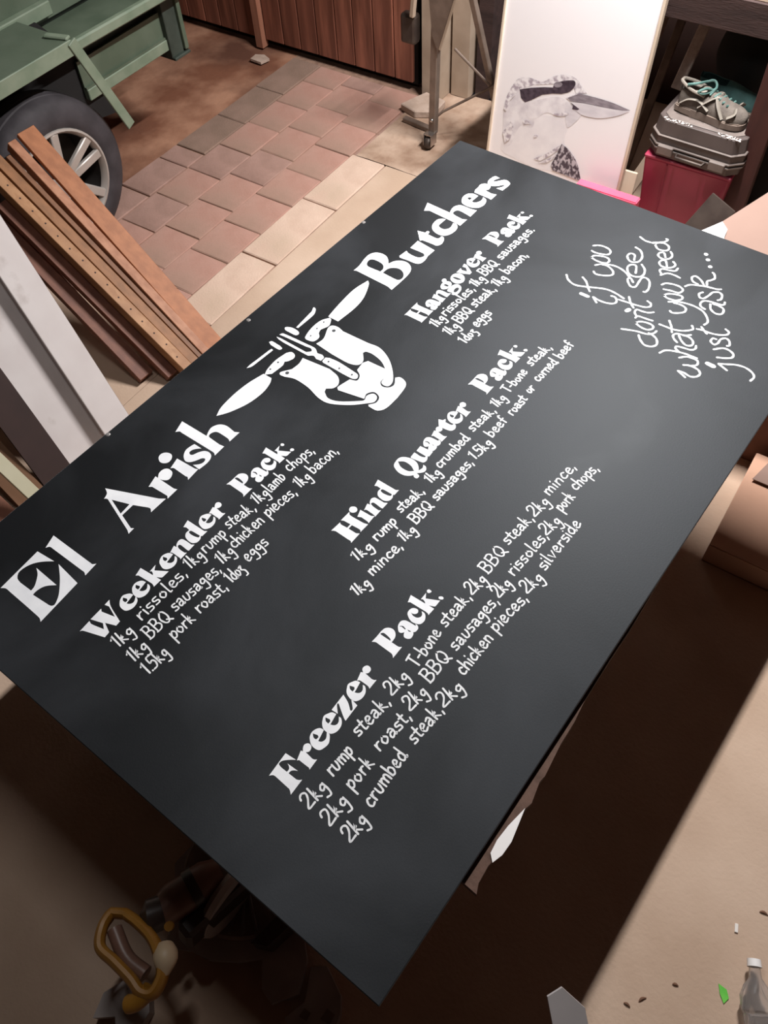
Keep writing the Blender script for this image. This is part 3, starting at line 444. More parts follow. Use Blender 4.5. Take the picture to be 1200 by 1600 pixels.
 '6 567,752 574,750|3.9:576,744 572,758 567,766 561,763||3.9s:596,732 594,746|3.9:595,737 601,732 604,737 603,746|3.9:604,738 610,733 614,738 612,748|3.9s:622,736 620,749|3.9s:623,72'
 '8 624,728|3.9s:630,735 627,749|3.9:629,740 636,736 640,740 638,750|3.9:659,740 653,737 646,744 650,751 658,750|3.9:665,746 674,744 674,739 668,738 663,746 666,753 676,751|3.9s:682,'
 '753 679,759||3.9s:700,729 707,724 700,749|3.9s:714,725 708,750|3.9s:710,743 719,736 716,741 711,743 718,752|3.9:734,745 731,741 725,745 726,750 733,748|3.9:735,742 732,756 727,765 '
 '720,762||3.9s:752,717 749,743|3.9:750,717 760,717 764,723 759,729 751,729|3.9:751,729 761,730 764,737 758,743 748,743|3.9s:772,719 769,745|3.9:770,719 780,719 783,725 779,730 771,7'
 '31|3.9:771,731 781,732 784,739 778,745 768,745|3.9:799,719 790,729 792,743 798,745 805,735 805,723 799,719|3.9s:798,739 806,748||3.9:835,731 828,730 826,735 833,738 832,744 824,743'
 '|3.9:840,731 847,729 850,734 848,744 852,743|3.9:849,736 842,736 839,740 842,744 849,741|3.9:858,732 857,743 863,745 868,738 868,732|3.9:883,734 876,733 874,738 881,741 880,746 872'
 ',746|3.9:888,734 895,732 898,737 896,747 899,746|3.9:897,739 890,739 887,743 890,747 897,744|3.9:915,737 911,733 905,738 908,744 915,740|3.9:916,734 915,748 911,758 902,756|3.9:923'
 ',742 931,740 930,735 926,735 922,742 924,749 933,747|3.9:948,736 940,736 939,741 946,744 944,749 937,749|3.9s:953,748 950,755||3.9s:969,727 976,721 970,747|3.9s:978,748 979,747|3.9'
 ':1000,726 991,724 988,736 994,735 997,742 992,749 983,749|3.9s:1006,726 1000,752|3.9s:1002,744 1010,737 1008,742 1003,745 1010,753|3.9:1027,744 1024,740 1018,744 1020,750 1026,747|'
 '3.9:1028,741 1025,755 1021,764 1014,761||3.9s:1045,717 1043,743|3.9:1043,732 1050,728 1055,735 1050,742 1043,742|3.9:1062,737 1071,734 1070,730 1065,729 1061,737 1064,744 1073,741|'
 '3.9:1079,737 1088,735 1087,730 1082,730 1078,737 1081,744 1090,742|3.9:1106,720 1103,718 1100,723 1098,744|3.9s:1095,731 1104,731||3.9s:1127,732 1126,745|3.9:1126,737 1130,732 1134'
 ',732|3.9:1143,731 1138,738 1141,746 1148,739 1143,731|3.9:1154,732 1160,731 1162,735 1161,745 1164,744|3.9:1162,737 1155,738 1152,742 1155,746 1161,742|3.9:1177,733 1170,733 1169,7'
 '38 1175,740 1174,746 1167,746|3.9:1185,723 1183,743 1188,745|3.9s:1180,732 1189,731||3.9:1215,728 1209,734 1211,742 1218,736 1215,728|3.9s:1224,730 1221,743|3.9:1222,736 1226,731 1'
 '230,731||3.9:1262,726 1258,724 1253,731 1256,738 1262,737|3.9:1272,725 1266,732 1270,740 1276,733 1272,725|3.9s:1282,727 1281,740|3.9:1282,732 1286,727 1290,728|3.9s:1294,727 1293,'
 '741|3.9:1294,732 1299,727 1303,731 1302,741|3.9:1309,734 1316,731 1316,727 1312,726 1308,734 1310,741 1318,738|3.9:1334,716 1331,743 1334,742|3.9:1332,732 1327,728 1322,736 1325,74'
 '2 1331,740||3.9s:1351,718 1350,744|3.9:1350,734 1357,730 1361,736 1357,744 1350,744|3.9:1368,737 1377,734 1376,729 1371,729 1367,737 1370,743 1379,741|3.9:1385,737 1393,734 1392,72'
 '9 1387,729 1383,737 1387,744 1395,741|3.9:1410,720 1407,717 1404,723 1403,744|3.9s:1400,731 1408,730||3.6:162,922 165,917 171,915 176,920 172,929 160,942 175,943|3.6s:184,917 180,9'
 '45|3.6s:181,936 189,928 187,934 182,937 190,946|3.6:207,936 203,932 197,937 199,942 206,939|3.6:207,932 206,948 202,957 194,955||3.6s:231,925 229,940|3.6:230,931 234,926 238,926|3.'
 '6:242,925 241,938 246,940 250,932 251,926|3.6s:256,927 255,941|3.6:256,932 260,927 263,931 262,941|3.6:262,932 267,927 270,932 269,942|3.6s:276,927 273,953|3.6:276,932 282,927 284,'
 '934 280,941 275,940||3.6:324,919 316,918 314,923 321,926 320,932 312,931|3.6:334,911 330,932 336,934|3.6s:328,919 337,919|3.6:342,928 351,926 351,921 346,920 341,928 344,936 352,93'
 '4|3.6:359,923 366,922 368,927 367,937 370,937|3.6:368,929 361,929 357,933 360,937 367,934|3.6s:379,911 375,939|3.6s:376,931 386,923 384,929 378,931 387,940|3.6s:395,938 392,944||3.'
 '6:414,913 417,907 423,906 427,911 423,920 410,932 425,934|3.6s:435,908 430,935|3.6s:431,927 440,919 438,925 433,928 440,937|3.6:458,928 454,924 448,929 450,934 457,932|3.6:458,925 '
 '456,940 451,949 444,946||3.6s:482,912 496,910|3.6s:489,911 489,938|3.6s:500,927 507,926|3.6s:512,909 512,937|3.6:512,926 518,922 522,928 518,936 512,937|3.6:532,920 527,928 532,936'
 ' 538,928 532,920|3.6s:543,920 543,935|3.6:543,925 548,919 552,923 552,934|3.6:559,927 566,924 565,919 561,919 558,927 561,934 569,931||3.6:596,919 589,919 588,924 594,927 593,933 5'
 '85,932|3.6:606,910 603,931 609,934|3.6s:600,918 610,918|3.6:615,928 623,925 623,920 618,920 614,928 616,935 625,933|3.6:631,921 638,920 640,925 639,935 642,934|3.6:640,927 633,927 '
 '629,931 632,935 639,932|3.6s:650,909 647,936|3.6s:648,928 657,920 655,926 649,929 658,937|3.6s:666,935 664,942||3.6:680,913 684,908 690,907 693,912 688,921 675,933 689,935|3.6s:701'
 ',910 693,937|3.6s:695,929 704,922 702,928 696,930 703,940|3.6:720,931 717,926 711,930 712,936 719,934|3.6:721,927 717,942 712,951 706,948||3.6s:738,905 736,933|3.6:736,906 748,906 '
 '752,912 746,918 738,918|3.6:738,918 749,920 752,927 746,934 734,933|3.6s:761,906 758,934|3.6:760,907 771,906 775,913 769,919 761,919|3.6:761,919 772,920 775,928 768,934 757,934|3.6'
 ':793,907 783,918 785,932 792,934 800,924 799,912 793,907|3.6s:792,928 802,938||3.6:830,916 822,915 821,920 828,923 826,929 818,928|3.6:840,908 837,928 842,931|3.6s:834,916 844,916|'
 '3.6:849,926 857,924 857,919 852,918 847,926 850,934 859,932|3.6:866,920 872,919 875,924 873,934 876,934|3.6:874,926 867,926 863,930 866,934 874,931|3.6s:886,908 881,936|3.6s:883,92'
 '8 892,920 890,926 884,928 893,937|3.6s:901,936 898,943||3.6:914,916 918,910 924,910 928,914 924,924 910,935 925,937|3.6s:937,912 930,939|3.6s:932,931 942,924 939,930 933,932 941,94'
 '2|3.6:960,933 956,928 950,933 951,939 959,936|3.6:961,930 957,945 952,954 944,951||3.6s:979,918 977,932|3.6:978,923 985,918 988,923 987,933|3.6:988,924 995,919 998,924 997,934|3.6s'
 ':1007,922 1005,935|3.6s:1008,914 1009,913|3.6s:1016,922 1013,936|3.6:1015,926 1022,922 1027,926 1025,937|3.6:1047,925 1041,922 1034,930 1037,937 1046,936|3.6:1054,932 1064,931 1063'
 ',926 1058,925 1052,932 1055,940 1066,938|3.6s:1073,938 1070,945||3.6:162,969 165,963 171,962 176,966 172,976 160,989 176,989|3.6s:184,963 180,990|3.6s:182,982 190,974 188,980 183,9'
 '83 191,991|3.6:209,980 205,976 199,981 201,987 209,984|3.6:210,977 208,992 204,1002 196,1000||3.6s:232,968 230,994|3.6:232,972 239,967 242,974 237,981 232,980|3.6:254,969 247,975 2'
 '51,984 258,977 254,969|3.6s:265,970 264,984|3.6:264,976 269,970 273,971|3.6s:280,957 277,984|3.6s:278,976 286,968 285,974 279,977 288,985||3.6s:316,965 314,979|3.6:315,971 320,966 '
 '325,966|3.6:336,965 329,972 332,980 341,974 336,965|3.6:348,969 355,967 358,973 356,983 359,982|3.6:357,974 350,974 346,979 348,983 356,980|3.6:376,972 368,971 366,976 373,979 372,'
 '985 363,984|3.6:386,962 383,983 388,986|3.6s:380,970 390,971|3.6s:395,985 392,992||3.6:412,958 415,952 421,952 425,957 420,966 406,977 421,980|3.6s:433,954 425,981|3.6s:428,973 437'
 ',966 434,972 429,974 435,983|3.6:453,975 450,971 444,975 445,981 452,979|3.6:454,972 450,987 445,996 438,992||3.6s:476,948 473,976|3.6:474,948 486,948 489,954 484,960 476,961|3.6:4'
 '76,961 486,962 490,969 483,976 472,976|3.6s:498,948 496,976|3.6:497,948 508,948 511,954 506,960 498,961|3.6:498,961 509,962 512,969 505,976 494,976|3.6:529,949 519,960 521,974 528,'
 '977 536,966 535,954 529,949|3.6s:527,970 537,980||3.6:567,964 559,964 558,969 565,972 564,978 556,977|3.6:573,966 580,964 582,969 581,980 584,979|3.6:582,971 575,972 571,976 574,98'
 '0 582,976|3.6:591,966 590,978 596,980 601,972 602,966|3.6:618,967 610,966 608,971 615,974 614,980 606,980|3.6:623,968 630,967 633,972 632,982 635,982|3.6:632,974 625,974 622,978 62'
 '4,982 632,979|3.6:651,973 647,969 640,974 643,980 651,976|3.6:652,969 651,984 646,994 638,992|3.6:659,977 668,974 667,969 662,969 658,976 661,984 670,982|3.6:685,971 677,970 676,97'
 '5 683,978 682,984 674,984|3.6s:691,984 688,991||3.6:705,961 708,955 713,954 716,959 712,968 701,980 713,982|3.6s:723,956 717,983|3.6s:719,975 727,968 725,973 720,976 726,985|3.6:74'
 '1,976 738,972 733,976 734,982 740,980|3.6:742,973 739,988 734,997 728,994||3.6s:763,964 762,978|3.6:763,970 768,965 773,965|3.6s:779,966 777,980|3.6s:780,958 780,958|3.6:796,966 78'
 '7,965 786,970 794,973 792,979 784,979|3.6:812,967 804,967 802,972 810,975 808,981 800,980|3.6:824,967 817,974 821,982 830,976 824,967|3.6:839,955 836,981 839,983|3.6:846,976 856,97'
 '4 855,968 850,968 845,976 848,983 858,981|3.6:874,971 866,970 865,975 872,978 871,984 862,984|3.6s:880,984 877,990||3.6:890,960 893,955 900,955 903,960 898,969 884,979 898,982|3.6s'
 ':911,958 903,984|3.6s:905,976 915,970 912,975 906,977 913,987|3.6:931,979 928,974 922,978 923,985 930,982|3.6:932,976 928,991 922,1000 915,996||3.6s:957,961 954,987|3.6:957,966 962'
 ',960 965,967 961,975 956,974|3.6:975,962 969,969 972,977 978,970 975,962|3.6s:984,964 983,978|3.6:984,970 987,965 991,965|3.6s:997,951 994,979|3.6s:995,970 1002,962 1001,968 996,97'
 '1 1003,979||3.6:1034,961 1029,958 1023,965 1025,972 1032,972|3.6s:1042,947 1037,975|3.6:1039,965 1045,961 1048,965 1046,976|3.6:1060,962 1053,968 1056,977 1064,971 1060,962|3.6s:10'
 '70,965 1066,990|3.6:1070,969 1077,964 1080,972 1074,979 1068,977|3.6:1094,968 1087,967 1086,972 1092,976 1090,981 1082,980|3.6s:1098,982 1095,988||3.6:163,1014 166,1008 172,1007 17'
 '6,1012 172,1021 160,1033 174,1034|3.6s:183,1008 178,1036|3.6s:180,1027 188,1020 186,1025 181,1028 188,1037|3.6:204,1027 201,1022 195,1027 197,1033 204,1030|3.6:205,1023 203,1038 19'
 '9,1048 192,1045||3.6:237,1015 232,1013 227,1021 230,1028 237,1026|3.6s:242,1013 242,1027|3.6:242,1019 246,1013 250,1013|3.6:255,1012 255,1024 261,1026 264,1018 265,1012|3.6s:270,10'
 '11 270,1026|3.6:270,1016 275,1011 278,1015 278,1025|3.6:278,1016 282,1010 286,1014 286,1025|3.6s:292,997 292,1024|3.6:292,1013 298,1009 302,1016 298,1024 292,1024|3.6:309,1017 316,'
 '1014 315,1009 311,1009 308,1017 311,1024 318,1021|3.6:333,995 333,1023 336,1022|3.6:333,1012 328,1008 323,1016 326,1024 333,1020||3.6:372,1008 365,1008 364,1013 370,1016 369,1022 3'
 '61,1021|3.6:382,999 379,1020 384,1023|3.6s:376,1008 386,1008|3.6:390,1017 399,1014 398,1009 394,1009 389,1016 392,1024 400,1022|3.6:406,1012 413,1010 415,1016 414,1026 416,1025|3.6'
 ':415,1017 408,1018 404,1022 407,1026 414,1023|3.6s:425,999 422,1027|3.6s:423,1018 431,1010 430,1016 424,1019 432,1028|3.6s:440,1026 438,1032||3.6:453,1004 457,999 464,998 468,1004 '
 '463,1013 448,1023 464,1026|3.6s:477,1001 469,1028|3.6s:471,1020 482,1013 479,1019 473,1021 480,1031|3.6:500,1024 496,1019 489,1023 491,1029 499,1027|3.6:501,1020 497,1035 491,1044 '
 '483,1040||3.6:533,1006 528,1003 523,1011 526,1018 532,1017|3.6s:539,991 537,1019|3.6:538,1009 544,1004 547,1008 547,1019|3.6s:554,1005 553,1019|3.6s:555,997 555,996|3.6:570,1006 56'
 '5,1004 559,1012 562,1019 569,1017|3.6s:576,992 574,1020|3.6s:575,1011 583,1003 581,1009 576,1012 585,1020|3.6:592,1013 600,1011 600,1006 595,1005 591,1013 594,1021 602,1018|3.6s:60'
 '8,1006 607,1020|3.6:607,1011 613,1006 617,1010 616,1021||3.6s:637,1004 633,1030|3.6:637,1008 644,1004 648,1011 642,1018 636,1017|3.6s:656,1007 653,1021|3.6s:657,1000 657,999|3.6:66'
 '2,1015 672,1013 671,1008 666,1007 661,1015 663,1022 673,1020|3.6:691,1011 686,1008 679,1016 682,1023 690,1022|3.6:696,1019 706,1017 705,1012 700,1011 695,1018 698,1026 707,1024|3.6'
 ':724,1015 716,1014 714,1019 722,1022 720,1028 711,1027|3.6s:729,1027 726,1034||3.6:748,1001 751,996 758,995 761,1001 756,1009 742,1020 757,1023|3.6s:769,999 761,1025|3.6s:764,1017 '
 '773,1011 770,1016 765,1018 771,1028|3.6:790,1021 787,1016 780,1020 781,1026 789,1024|3.6:791,1017 787,1032 781,1041 774,1037||3.6:821,1008 812,1008 811,1013 819,1016 818,1022 809,1'
 '021|3.6s:827,1009 826,1023|3.6s:828,1001 828,1000|3.6:836,994 834,1020 837,1022|3.6s:843,1008 847,1023 856,1008|3.6:862,1015 871,1013 870,1008 865,1007 861,1015 864,1023 873,1020|3'
 '.6s:880,1009 879,1023|3.6:880,1015 884,1010 889,1010|3.6:905,1009 896,1009 895,1014 903,1017 902,1023 893,1023|3.6s:911,1010 910,1024|3.6s:912,1002 912,1002|3.6:931,996 929,1024 93'
 '2,1023|3.6:930,1012 924,1009 917,1016 921,1024 929,1020|3.6:938,1018 948,1015 947,1010 942,1010 937,1018 940,1025 950,1022'
)
CURSIVE = (
 '5.4:1576,713 1590,696|5.4:1590,696 1587,717 1590,738 1599,752 1611,752 1621,742 1620,732|5.4:1628,595 1613,609 1605,632 1613,658 1627,687 1636,712 1635,738 1629,763|5.4:1643,635 16'
 '33,651 1615,667 1604,678|11:1584,664 1584,683||5.4:1680,647 1674,656 1678,672 1688,689 1700,694 1712,685 1720,667 1718,652|5.4:1705,638 1718,650 1729,672 1731,694 1724,717 1710,739'
 '|5.4:1727,614 1738,616 1746,630 1750,648 1744,659 1732,660 1725,651 1723,632 1727,614|5.4:1753,601 1751,611 1755,630 1762,644 1774,646 1784,637 1787,620 1783,604 1774,594||5.4:1699'
 ',753 1710,740 1703,735 1689,745 1681,757 1688,766 1711,764 1729,764 1733,775 1723,788 1700,797 1684,797 1681,792|5.4:1736,741 1762,729 1761,716 1746,712 1728,723 1721,737 1726,754 '
 '1741,761 1762,754 1776,738|5.4:1781,713 1801,704 1801,692 1787,690 1773,702 1772,715 1784,726 1806,724 1826,709 1832,691||5.4:1525,812 1538,844 1544,872 1556,884 1567,886|5.4:1529,'
 '857 1517,867 1506,884 1510,900 1523,908 1540,900 1548,886 1549,874|5.4:1564,830 1575,837 1581,855 1579,870 1568,874 1558,864 1558,846 1564,830|5.4:1581,821 1590,824 1593,847 1595,8'
 '61|5.4:1587,821 1598,810 1610,810 1612,825 1616,839 1625,849|5.4:1618,754 1621,777 1624,800 1630,823 1640,832 1650,828 1654,817|5.4:1642,771 1624,785 1611,800|11:1591,791 1599,794|'
 '|5.4:1879,680 1872,699 1874,718 1876,727|5.4:1766,798 1782,810 1785,829 1783,844|5.4:1771,797 1781,788 1791,791 1795,807 1802,822 1815,823|5.4:1806,796 1824,784 1822,774 1810,772 1'
 '800,782 1801,798 1812,810 1825,811 1833,801|5.4:1838,776 1853,764 1847,755 1835,756 1828,768 1831,780 1842,788 1856,787 1867,777|5.4:1872,728 1859,743 1861,760 1871,768 1885,762 18'
 '90,746 1882,731 1872,728|5.4:1876,720 1887,735 1897,745 1909,748 1910,743||5.4:1653,880 1650,889 1662,906 1673,912 1685,907 1689,892 1686,875|5.4:1682,862 1696,883 1702,905 1703,92'
 '6 1698,948 1683,966 1667,975 1654,972|5.4:1698,841 1709,847 1718,864 1720,880 1710,885 1697,874 1693,854 1698,841|5.4:1719,830 1724,848 1728,868 1743,872 1751,860 1750,841 1743,824'
 ' 1732,818||5.4:1462,1013 1472,990|5.4:1472,990 1474,1004 1471,1021 1478,1033 1491,1037 1501,1029 1504,1016 1502,1001 1497,992|5.4:1502,1001 1507,1011 1516,1018 1528,1014 1530,1003 '
 '1527,986 1514,973|5.4:1502,927 1518,935 1528,955 1534,978 1535,996 1536,1008|5.4:1532,963 1538,951 1546,951 1550,965 1554,984 1564,991 1574,988|5.4:1559,945 1567,932 1578,926 1588,'
 '933 1592,950 1602,961|5.4:1584,938 1571,950 1562,967 1570,979 1584,975 1592,961 1590,946|5.4:1593,881 1594,898 1595,916 1603,937 1616,952 1625,956 1634,949|5.4:1619,895 1603,908 15'
 '84,919||5.4:1539,1083 1548,1058|5.4:1548,1058 1558,1075 1568,1093 1572,1114 1566,1134 1554,1144 1538,1142|5.4:1566,1046 1574,1062 1585,1075 1598,1073 1605,1059 1603,1044 1587,1028|'
 '5.4:1623,1018 1621,1010 1609,1010 1603,1021 1612,1027 1629,1027 1639,1036 1634,1047 1621,1053 1616,1049|5.4:1630,964 1634,978 1635,998 1641,1017 1652,1032 1663,1033 1669,1022|5.4:1'
 '643,970 1635,980 1628,991|12:1534,1036 1533,1052||5.4:1708,949 1712,936 1724,930 1737,935 1743,954 1746,975 1752,981 1760,979|5.4:1733,952 1716,961 1708,978 1716,991 1734,987 1739,'
 '972 1738,957|5.4:1764,917 1754,912 1742,919 1744,929 1762,935 1778,938 1787,950 1781,962 1765,966 1757,961|5.4:1760,870 1772,877 1782,895 1791,921 1795,941 1801,950|5.4:1791,908 18'
 '05,893 1812,875 1802,869 1789,878 1786,893|5.4:1793,915 1810,908 1819,914 1832,919 1846,911 1850,905|11:1910,858 1909,859|11:1891,872 1891,873|11:1868,889 1868,890'
)
RIVETS = [[1116.6, 179.7, 2.0], [1088.4, 180.7, 2.0], [1058.7, 184.6, 2.0], [1013.3, 280.8, 2.5], [1010.6, 317.3, 2.5], [1011.7, 356.4, 2.5], [939.3, 179.2, 2.5], [910.2, 179.2, 2.5], [1106.2, 221.5, 5.0], [924.5, 222.2, 5.0]]
# bird drawing, in millimetres on the print
BIRD = [
 ('breast', 'p', '~-225,292 ~-183,372 ~-113,407 ~23,426 ~38,397 ~33,354 ~46,315 ~92,276 ~111,229 -76,200 -219,222 ~-237,243'),
 ('nape', 'l', '~-247,406 ~-239,449 ~-222,494 ~-189,522 -117,531 -130,501 -182,480 -166,443 ~-110,391 ~-113,356 ~-161,352 ~-182,303 ~-195,264 -223,248 -239,323'),
 ('cheek', 'l', '~-166,443 ~-105,467 ~-37,496 ~8,495 ~30,477 ~28,444 ~-5,427 ~-61,429 ~-110,391 ~-149,398 ~-173,425'),
 ('crown', 'm', '~-222,490 ~-199,524 ~-155,538 ~-99,536 ~-60,564 ~-10,584 ~34,579 ~66,556 87,538 46,528 23,553 -46,541 -133,516 -183,487 -216,455 -233,409 -244,390 ~-242,440'),
 ('throat', 'c', '~10,487 ~39,479 83,458 ~67,430 ~38,397 ~24,418 12,456'),
 ('eye_stripe', 'd', '-188,486 -140,504 -87,519 -52,526 ~-47,544 ~-22,556 ~2,565 ~28,570 ~35,556 ~19,529 -13,512 -48,505 -91,490 -132,460 -157,444 -178,456'),
 ('eye', 'b', '~-52,537 ~-43,548 ~-26,552 ~-16,546 ~-25,534 ~-41,530'),
 ('lore', 'm', '7,503 46,528 67,533 66,517 26,496'),
 ('upper_beak', 'b', '15,505 58,531 ~115,533 ~184,532 ~237,526 267,522 ~223,512 ~156,507 ~87,503 26,496'),
 ('lower_beak', 'c', '27,493 87,502 ~156,506 ~223,512 264,519 ~220,490 ~157,465 ~97,458 ~64,465'),
 ('beak_gape', 'd', '29,492 70,477 63,471 41,470 42,482'),
 ('chin_patch', 'm', '-34,432 ~0,446 ~31,451 20,438 ~-15,429'),
 ('neck_mark', 'm', '-156,372 ~-142,381 ~-121,373 -111,367 -125,369 -148,360'),
 ('neck_mark', 'm', '~-99,328 ~-88,334 ~-80,331 ~-93,323'),
 ('wing', 'w', '-4,234 8,269 19,307 26,331 ~65,312 ~107,272 136,209 96,211 48,214 9,216'),
 ('back_feather', 'm', '-83,238 ~-31,275 ~9,313 23,324 16,302 ~-20,265 -53,238'),
 ('back_feather', 'm', '-61,227 ~-18,257 ~9,287 4,264 -24,238'),
 ('nape_feather', 'm', '-246,398 ~-237,433 ~-216,455 -199,467 -223,437 ~-233,393'),
 ('nape_feather', 'm', '-237,306 ~-217,337 ~-202,367 -192,335 ~-199,290 -221,266'),
]

# ------------------------------------------------------------------ room shell
def slab(name, x0, x1, y0, y1, z0, z1, m, kind='structure', parent=None, **k):
    bm = bmesh.new(); box(bm, ((x0+x1)/2, (y0+y1)/2, (z0+z1)/2), (x1-x0, y1-y0, z1-z0))
    return link(name, bm, m, parent, kind=kind, **k)
FX0, FX1, FY0, FY1, FZ = -5.2, 2.3, -2.6, 4.0, 2.8
floor = slab('floor', -2.0, FX1, FY0, 2.875, -.12, 0, M_CONC)
slab('near_slab', -2.99, -2.003, FY0, 1.50, -.12, -.001, M_CONC, None, floor)
slab('wall_left', FX0-.1, FX0, FY0, FY1, -.1, FZ, M_WALL)
slab('wall_right', FX1, FX1+.1, FY0, FY1, -.1, FZ, M_WALL)
slab('wall_front', FX0, FX1, FY0-.1, FY0, -.1, FZ, M_WALL)
slab('wall_back', FX0-.1, FX1+.1, FY1, FY1+.1, -.1, FZ, M_DARKW)
slab('ceiling', FX0-.1, FX1+.1, FY0-.1, FY1+.1, FZ, FZ+.1, M_CEIL)

def ground(name, x0, x1, y0, y1, z, m, amp, n=60, seed=0.0, skip=None):
    bm = bmesh.new(); g = {}
    nx = max(2, int((x1-x0)*n/2)); ny = max(2, int((y1-y0)*n/2))
    for i in range(nx+1):
        for j in range(ny+1):
            x = x0+(x1-x0)*i/nx; y = y0+(y1-y0)*j/ny
            h = noise.noise(Vector((x*3+seed, y*3, 0)))*amp + noise.noise(Vector((x*14, y*14, seed)))*amp*.35
            g[i, j] = bm.verts.new((x, y, z+h))
    for i in range(nx):
        for j in range(ny): bm.faces.new((g[i, j], g[i+1, j], g[i+1, j+1], g[i, j+1]))
    return link(name, bm, m, floor, smooth=True)
o = ground('dirt_ground', FX0, -2.975, FY0, 3.99, -.008, M_DIRT, .007, 18); tag(o, 'bare brown dirt beside the paving')
o = ground('joint_bed', -2.99, -1.99, FY0, 3.99, -.0065, M_JOINT, .002, 30, 3)
o = ground('mortar_patch', -2.17, -1.55, 2.876, 3.60, .001, M_MORTAR, .009, 60, 5); tag(o, 'crumbling mortar patch at the end of the slab')
ground('rear_slab', -1.57, FX1, 2.87, 3.99, -.002, M_CONC, .002, 10, 5)

# pavers laid one by one: children of the floor
pav_me = {}
def paver(nm, x0, x1, y0, y1, m, z=0.0, key=0):
    g = .0022
    bm = bmesh.new(); r = random.Random(int((x0*31+y0*17)*100)+key)
    vs = box(bm, (0, 0, -.03), (x1-x0-2*g, y1-y0-2*g, .06), None, .0035)
    for v in vs:
        if v.co.z > -.02: v.co.z += r.uniform(-.0008, .0008)
        v.co.x += r.uniform(-.0015, .0015); v.co.y += r.uniform(-.0015, .0015)
    o = link(nm, bm, m, floor)
    o.location = ((x0+x1)/2, (y0+y1)/2, z+r.uniform(-.0015, .0015)); o.rotation_euler = (r.uniform(-.005, .005), r.uniform(-.005, .005), r.uniform(-.008, .008))
    return o
for y0, y1 in [(1.505,1.62),(1.625,2.045),(2.05,2.478),(2.482,2.875)]:      # pale edging blocks
    o = paver('edging_block', -2.188, -2.003, y0, y1, M_KERB, .004)
cols = [(-2.40,-2.19,.03),(-2.605,-2.40,.145),(-2.805,-2.605,.05)]
for ci, (x0, x1, off) in enumerate(cols):
    y = 1.50-.225*.6+off*1.4
    y = max(y, 1.505)
    while y < 3.46:
        y2 = min(y+.225, 3.47)
        if y2-y > .05: paver('brick', x0, x1, y, y2, M_PAVE if random.random() < .8 else M_PAVE2, 0, ci)
        y = y2
y = 1.62
while y < 2.39:
    paver('brick', -2.985, -2.805, y, min(y+.257, 2.40), M_PAVE2, .002); y += .2605
paver('brick', -2.985, -2.805, 2.402, 2.52, M_PAVE2)
for y0, y1 in [(2.525,2.83),(2.83,3.14),(3.14,3.47)]:
    o = paver('dark_block', -2.985, -2.805, y0, y1, M_DKBLOCK, .002)
y = 2.88
while y < 3.45:                                   # last red pavers beside the mortar patch
    paver('brick', -2.19, -2.06, y, min(y+.2, 3.47), M_PAVE2, -.004); y += .2

# ------------------------------------------------------------------ timber plank door and its surrounds
door = empty('door_1'); tag(door, kind='structure')
DY = 3.49
x = -5.15; i = 0
while x < -2.25:
    w = .118 + .008*math.sin(i*2.3)
    if x < -3.24 and x+w > -3.24: w = -3.24-x
    if -3.241 <= x < -3.19: x = -3.185; continue
    x2 = min(x+w, -2.185)
    bm = bmesh.new(); box(bm, ((x+x2)/2, DY+.012, 1.035), (x2-x-.005, .022, 1.99), None, .003)
    link('plank', bm, M_DOOR, door); x = x2; i += 1
bm = bmesh.new(); box(bm, (-3.70, DY+.04, 1.0), (2.95, .03, 1.95)); link('backing_board', bm, M_BLACK, door)
bm = bmesh.new(); box(bm, (-3.213, DY-.002, 1.02), (.05, .05, 2.04), None, .003); link('door_post', bm, M_POST, door)
bm = bmesh.new(); prism(bm, [(-.04,-.03),(.035,-.035),(.05,.02),(0,.04),(-.045,.02)], 0, .012); o = link('stone_chip', bm, M_STONE); o.location = (-3.13, 3.36, .0)
tag(o, 'small pale stone lying in front of the door post', 'stone')
slab('trim_1', -2.175, -2.075, 3.47, 3.60, 0, 2.6, M_CREAM)
slab('trim_2', -2.06, -1.965, 3.56, 3.66, 0, 2.6, M_CREAM)
slab('wall_divider', -2.185, -2.17, 3.50, 4.0, 0, FZ, M_DARKW)
slab('wall_side_return', -5.2, -2.19, 3.55, 3.60, 0, FZ, M_DARKW)
slab('trim_3', -1.945, -1.87, 3.60, 3.70, 0, 2.0, M_BENCH)

# pale stone slab against the stand
bm = bmesh.new(); prism(bm, [(-2.20,3.31),(-2.165,3.40),(-2.145,3.465),(-2.02,3.44),(-2.01,3.33),(-2.10,3.28)], .001, .035)
bmesh.ops.bevel(bm, geom=list(bm.edges), offset=.004, segments=1, affect='EDGES')
link('stone_slab', bm, M_STONE, None, 'flat broken slab of pale stone by the foot of the steel stand', 'stone')

# ------------------------------------------------------------------ green trailer
T = empty('trailer', (-2.9, 1.9, 0), 0, 'green box trailer with a silver alloy wheel parked on the dirt', 'trailer')
def tp(name, m, fn, parent=None, smooth=False, **k):
    bm = bmesh.new(); fn(bm)
    return link(name, bm, m, parent or T, smooth=smooth, local=False, **k)
tp('deck_plate', M_GREEN, lambda b: box(b, (-3.0, 2.27, .700), (.36, .70, .008)))
tp('deck_rail', M_GREENL, lambda b: beam(b, (-2.815, 1.94, .712), (-2.815, 2.72, .700), .03, .04, bevel=.006), label='worn pale green rail along the deck')
tp('body_side', M_GREEN, lambda b: box(b, (-3.03, 1.2, 1.0), (.02, 3.3, .53)))
tp('body_lower_rail', M_GREENL, lambda b: box(b, (-3.005, .95, .78), (.035, 2.3, .05), None, .004))
tp('body_top_rail', M_GREENL, lambda b: box(b, (-3.02, 1.2, 1.275), (.05, 3.3, .04), None, .004))
tp('body_rib', M_GREEN, lambda b: [box(b, (-3.01, y, 1.01), (.04, .04, .5), None, .004) for y in (-.2, .75, 1.45)])
tp('body_floor', M_GREEND, lambda b: box(b, (-3.8, 1.2, .72), (1.5, 3.2, .02)))
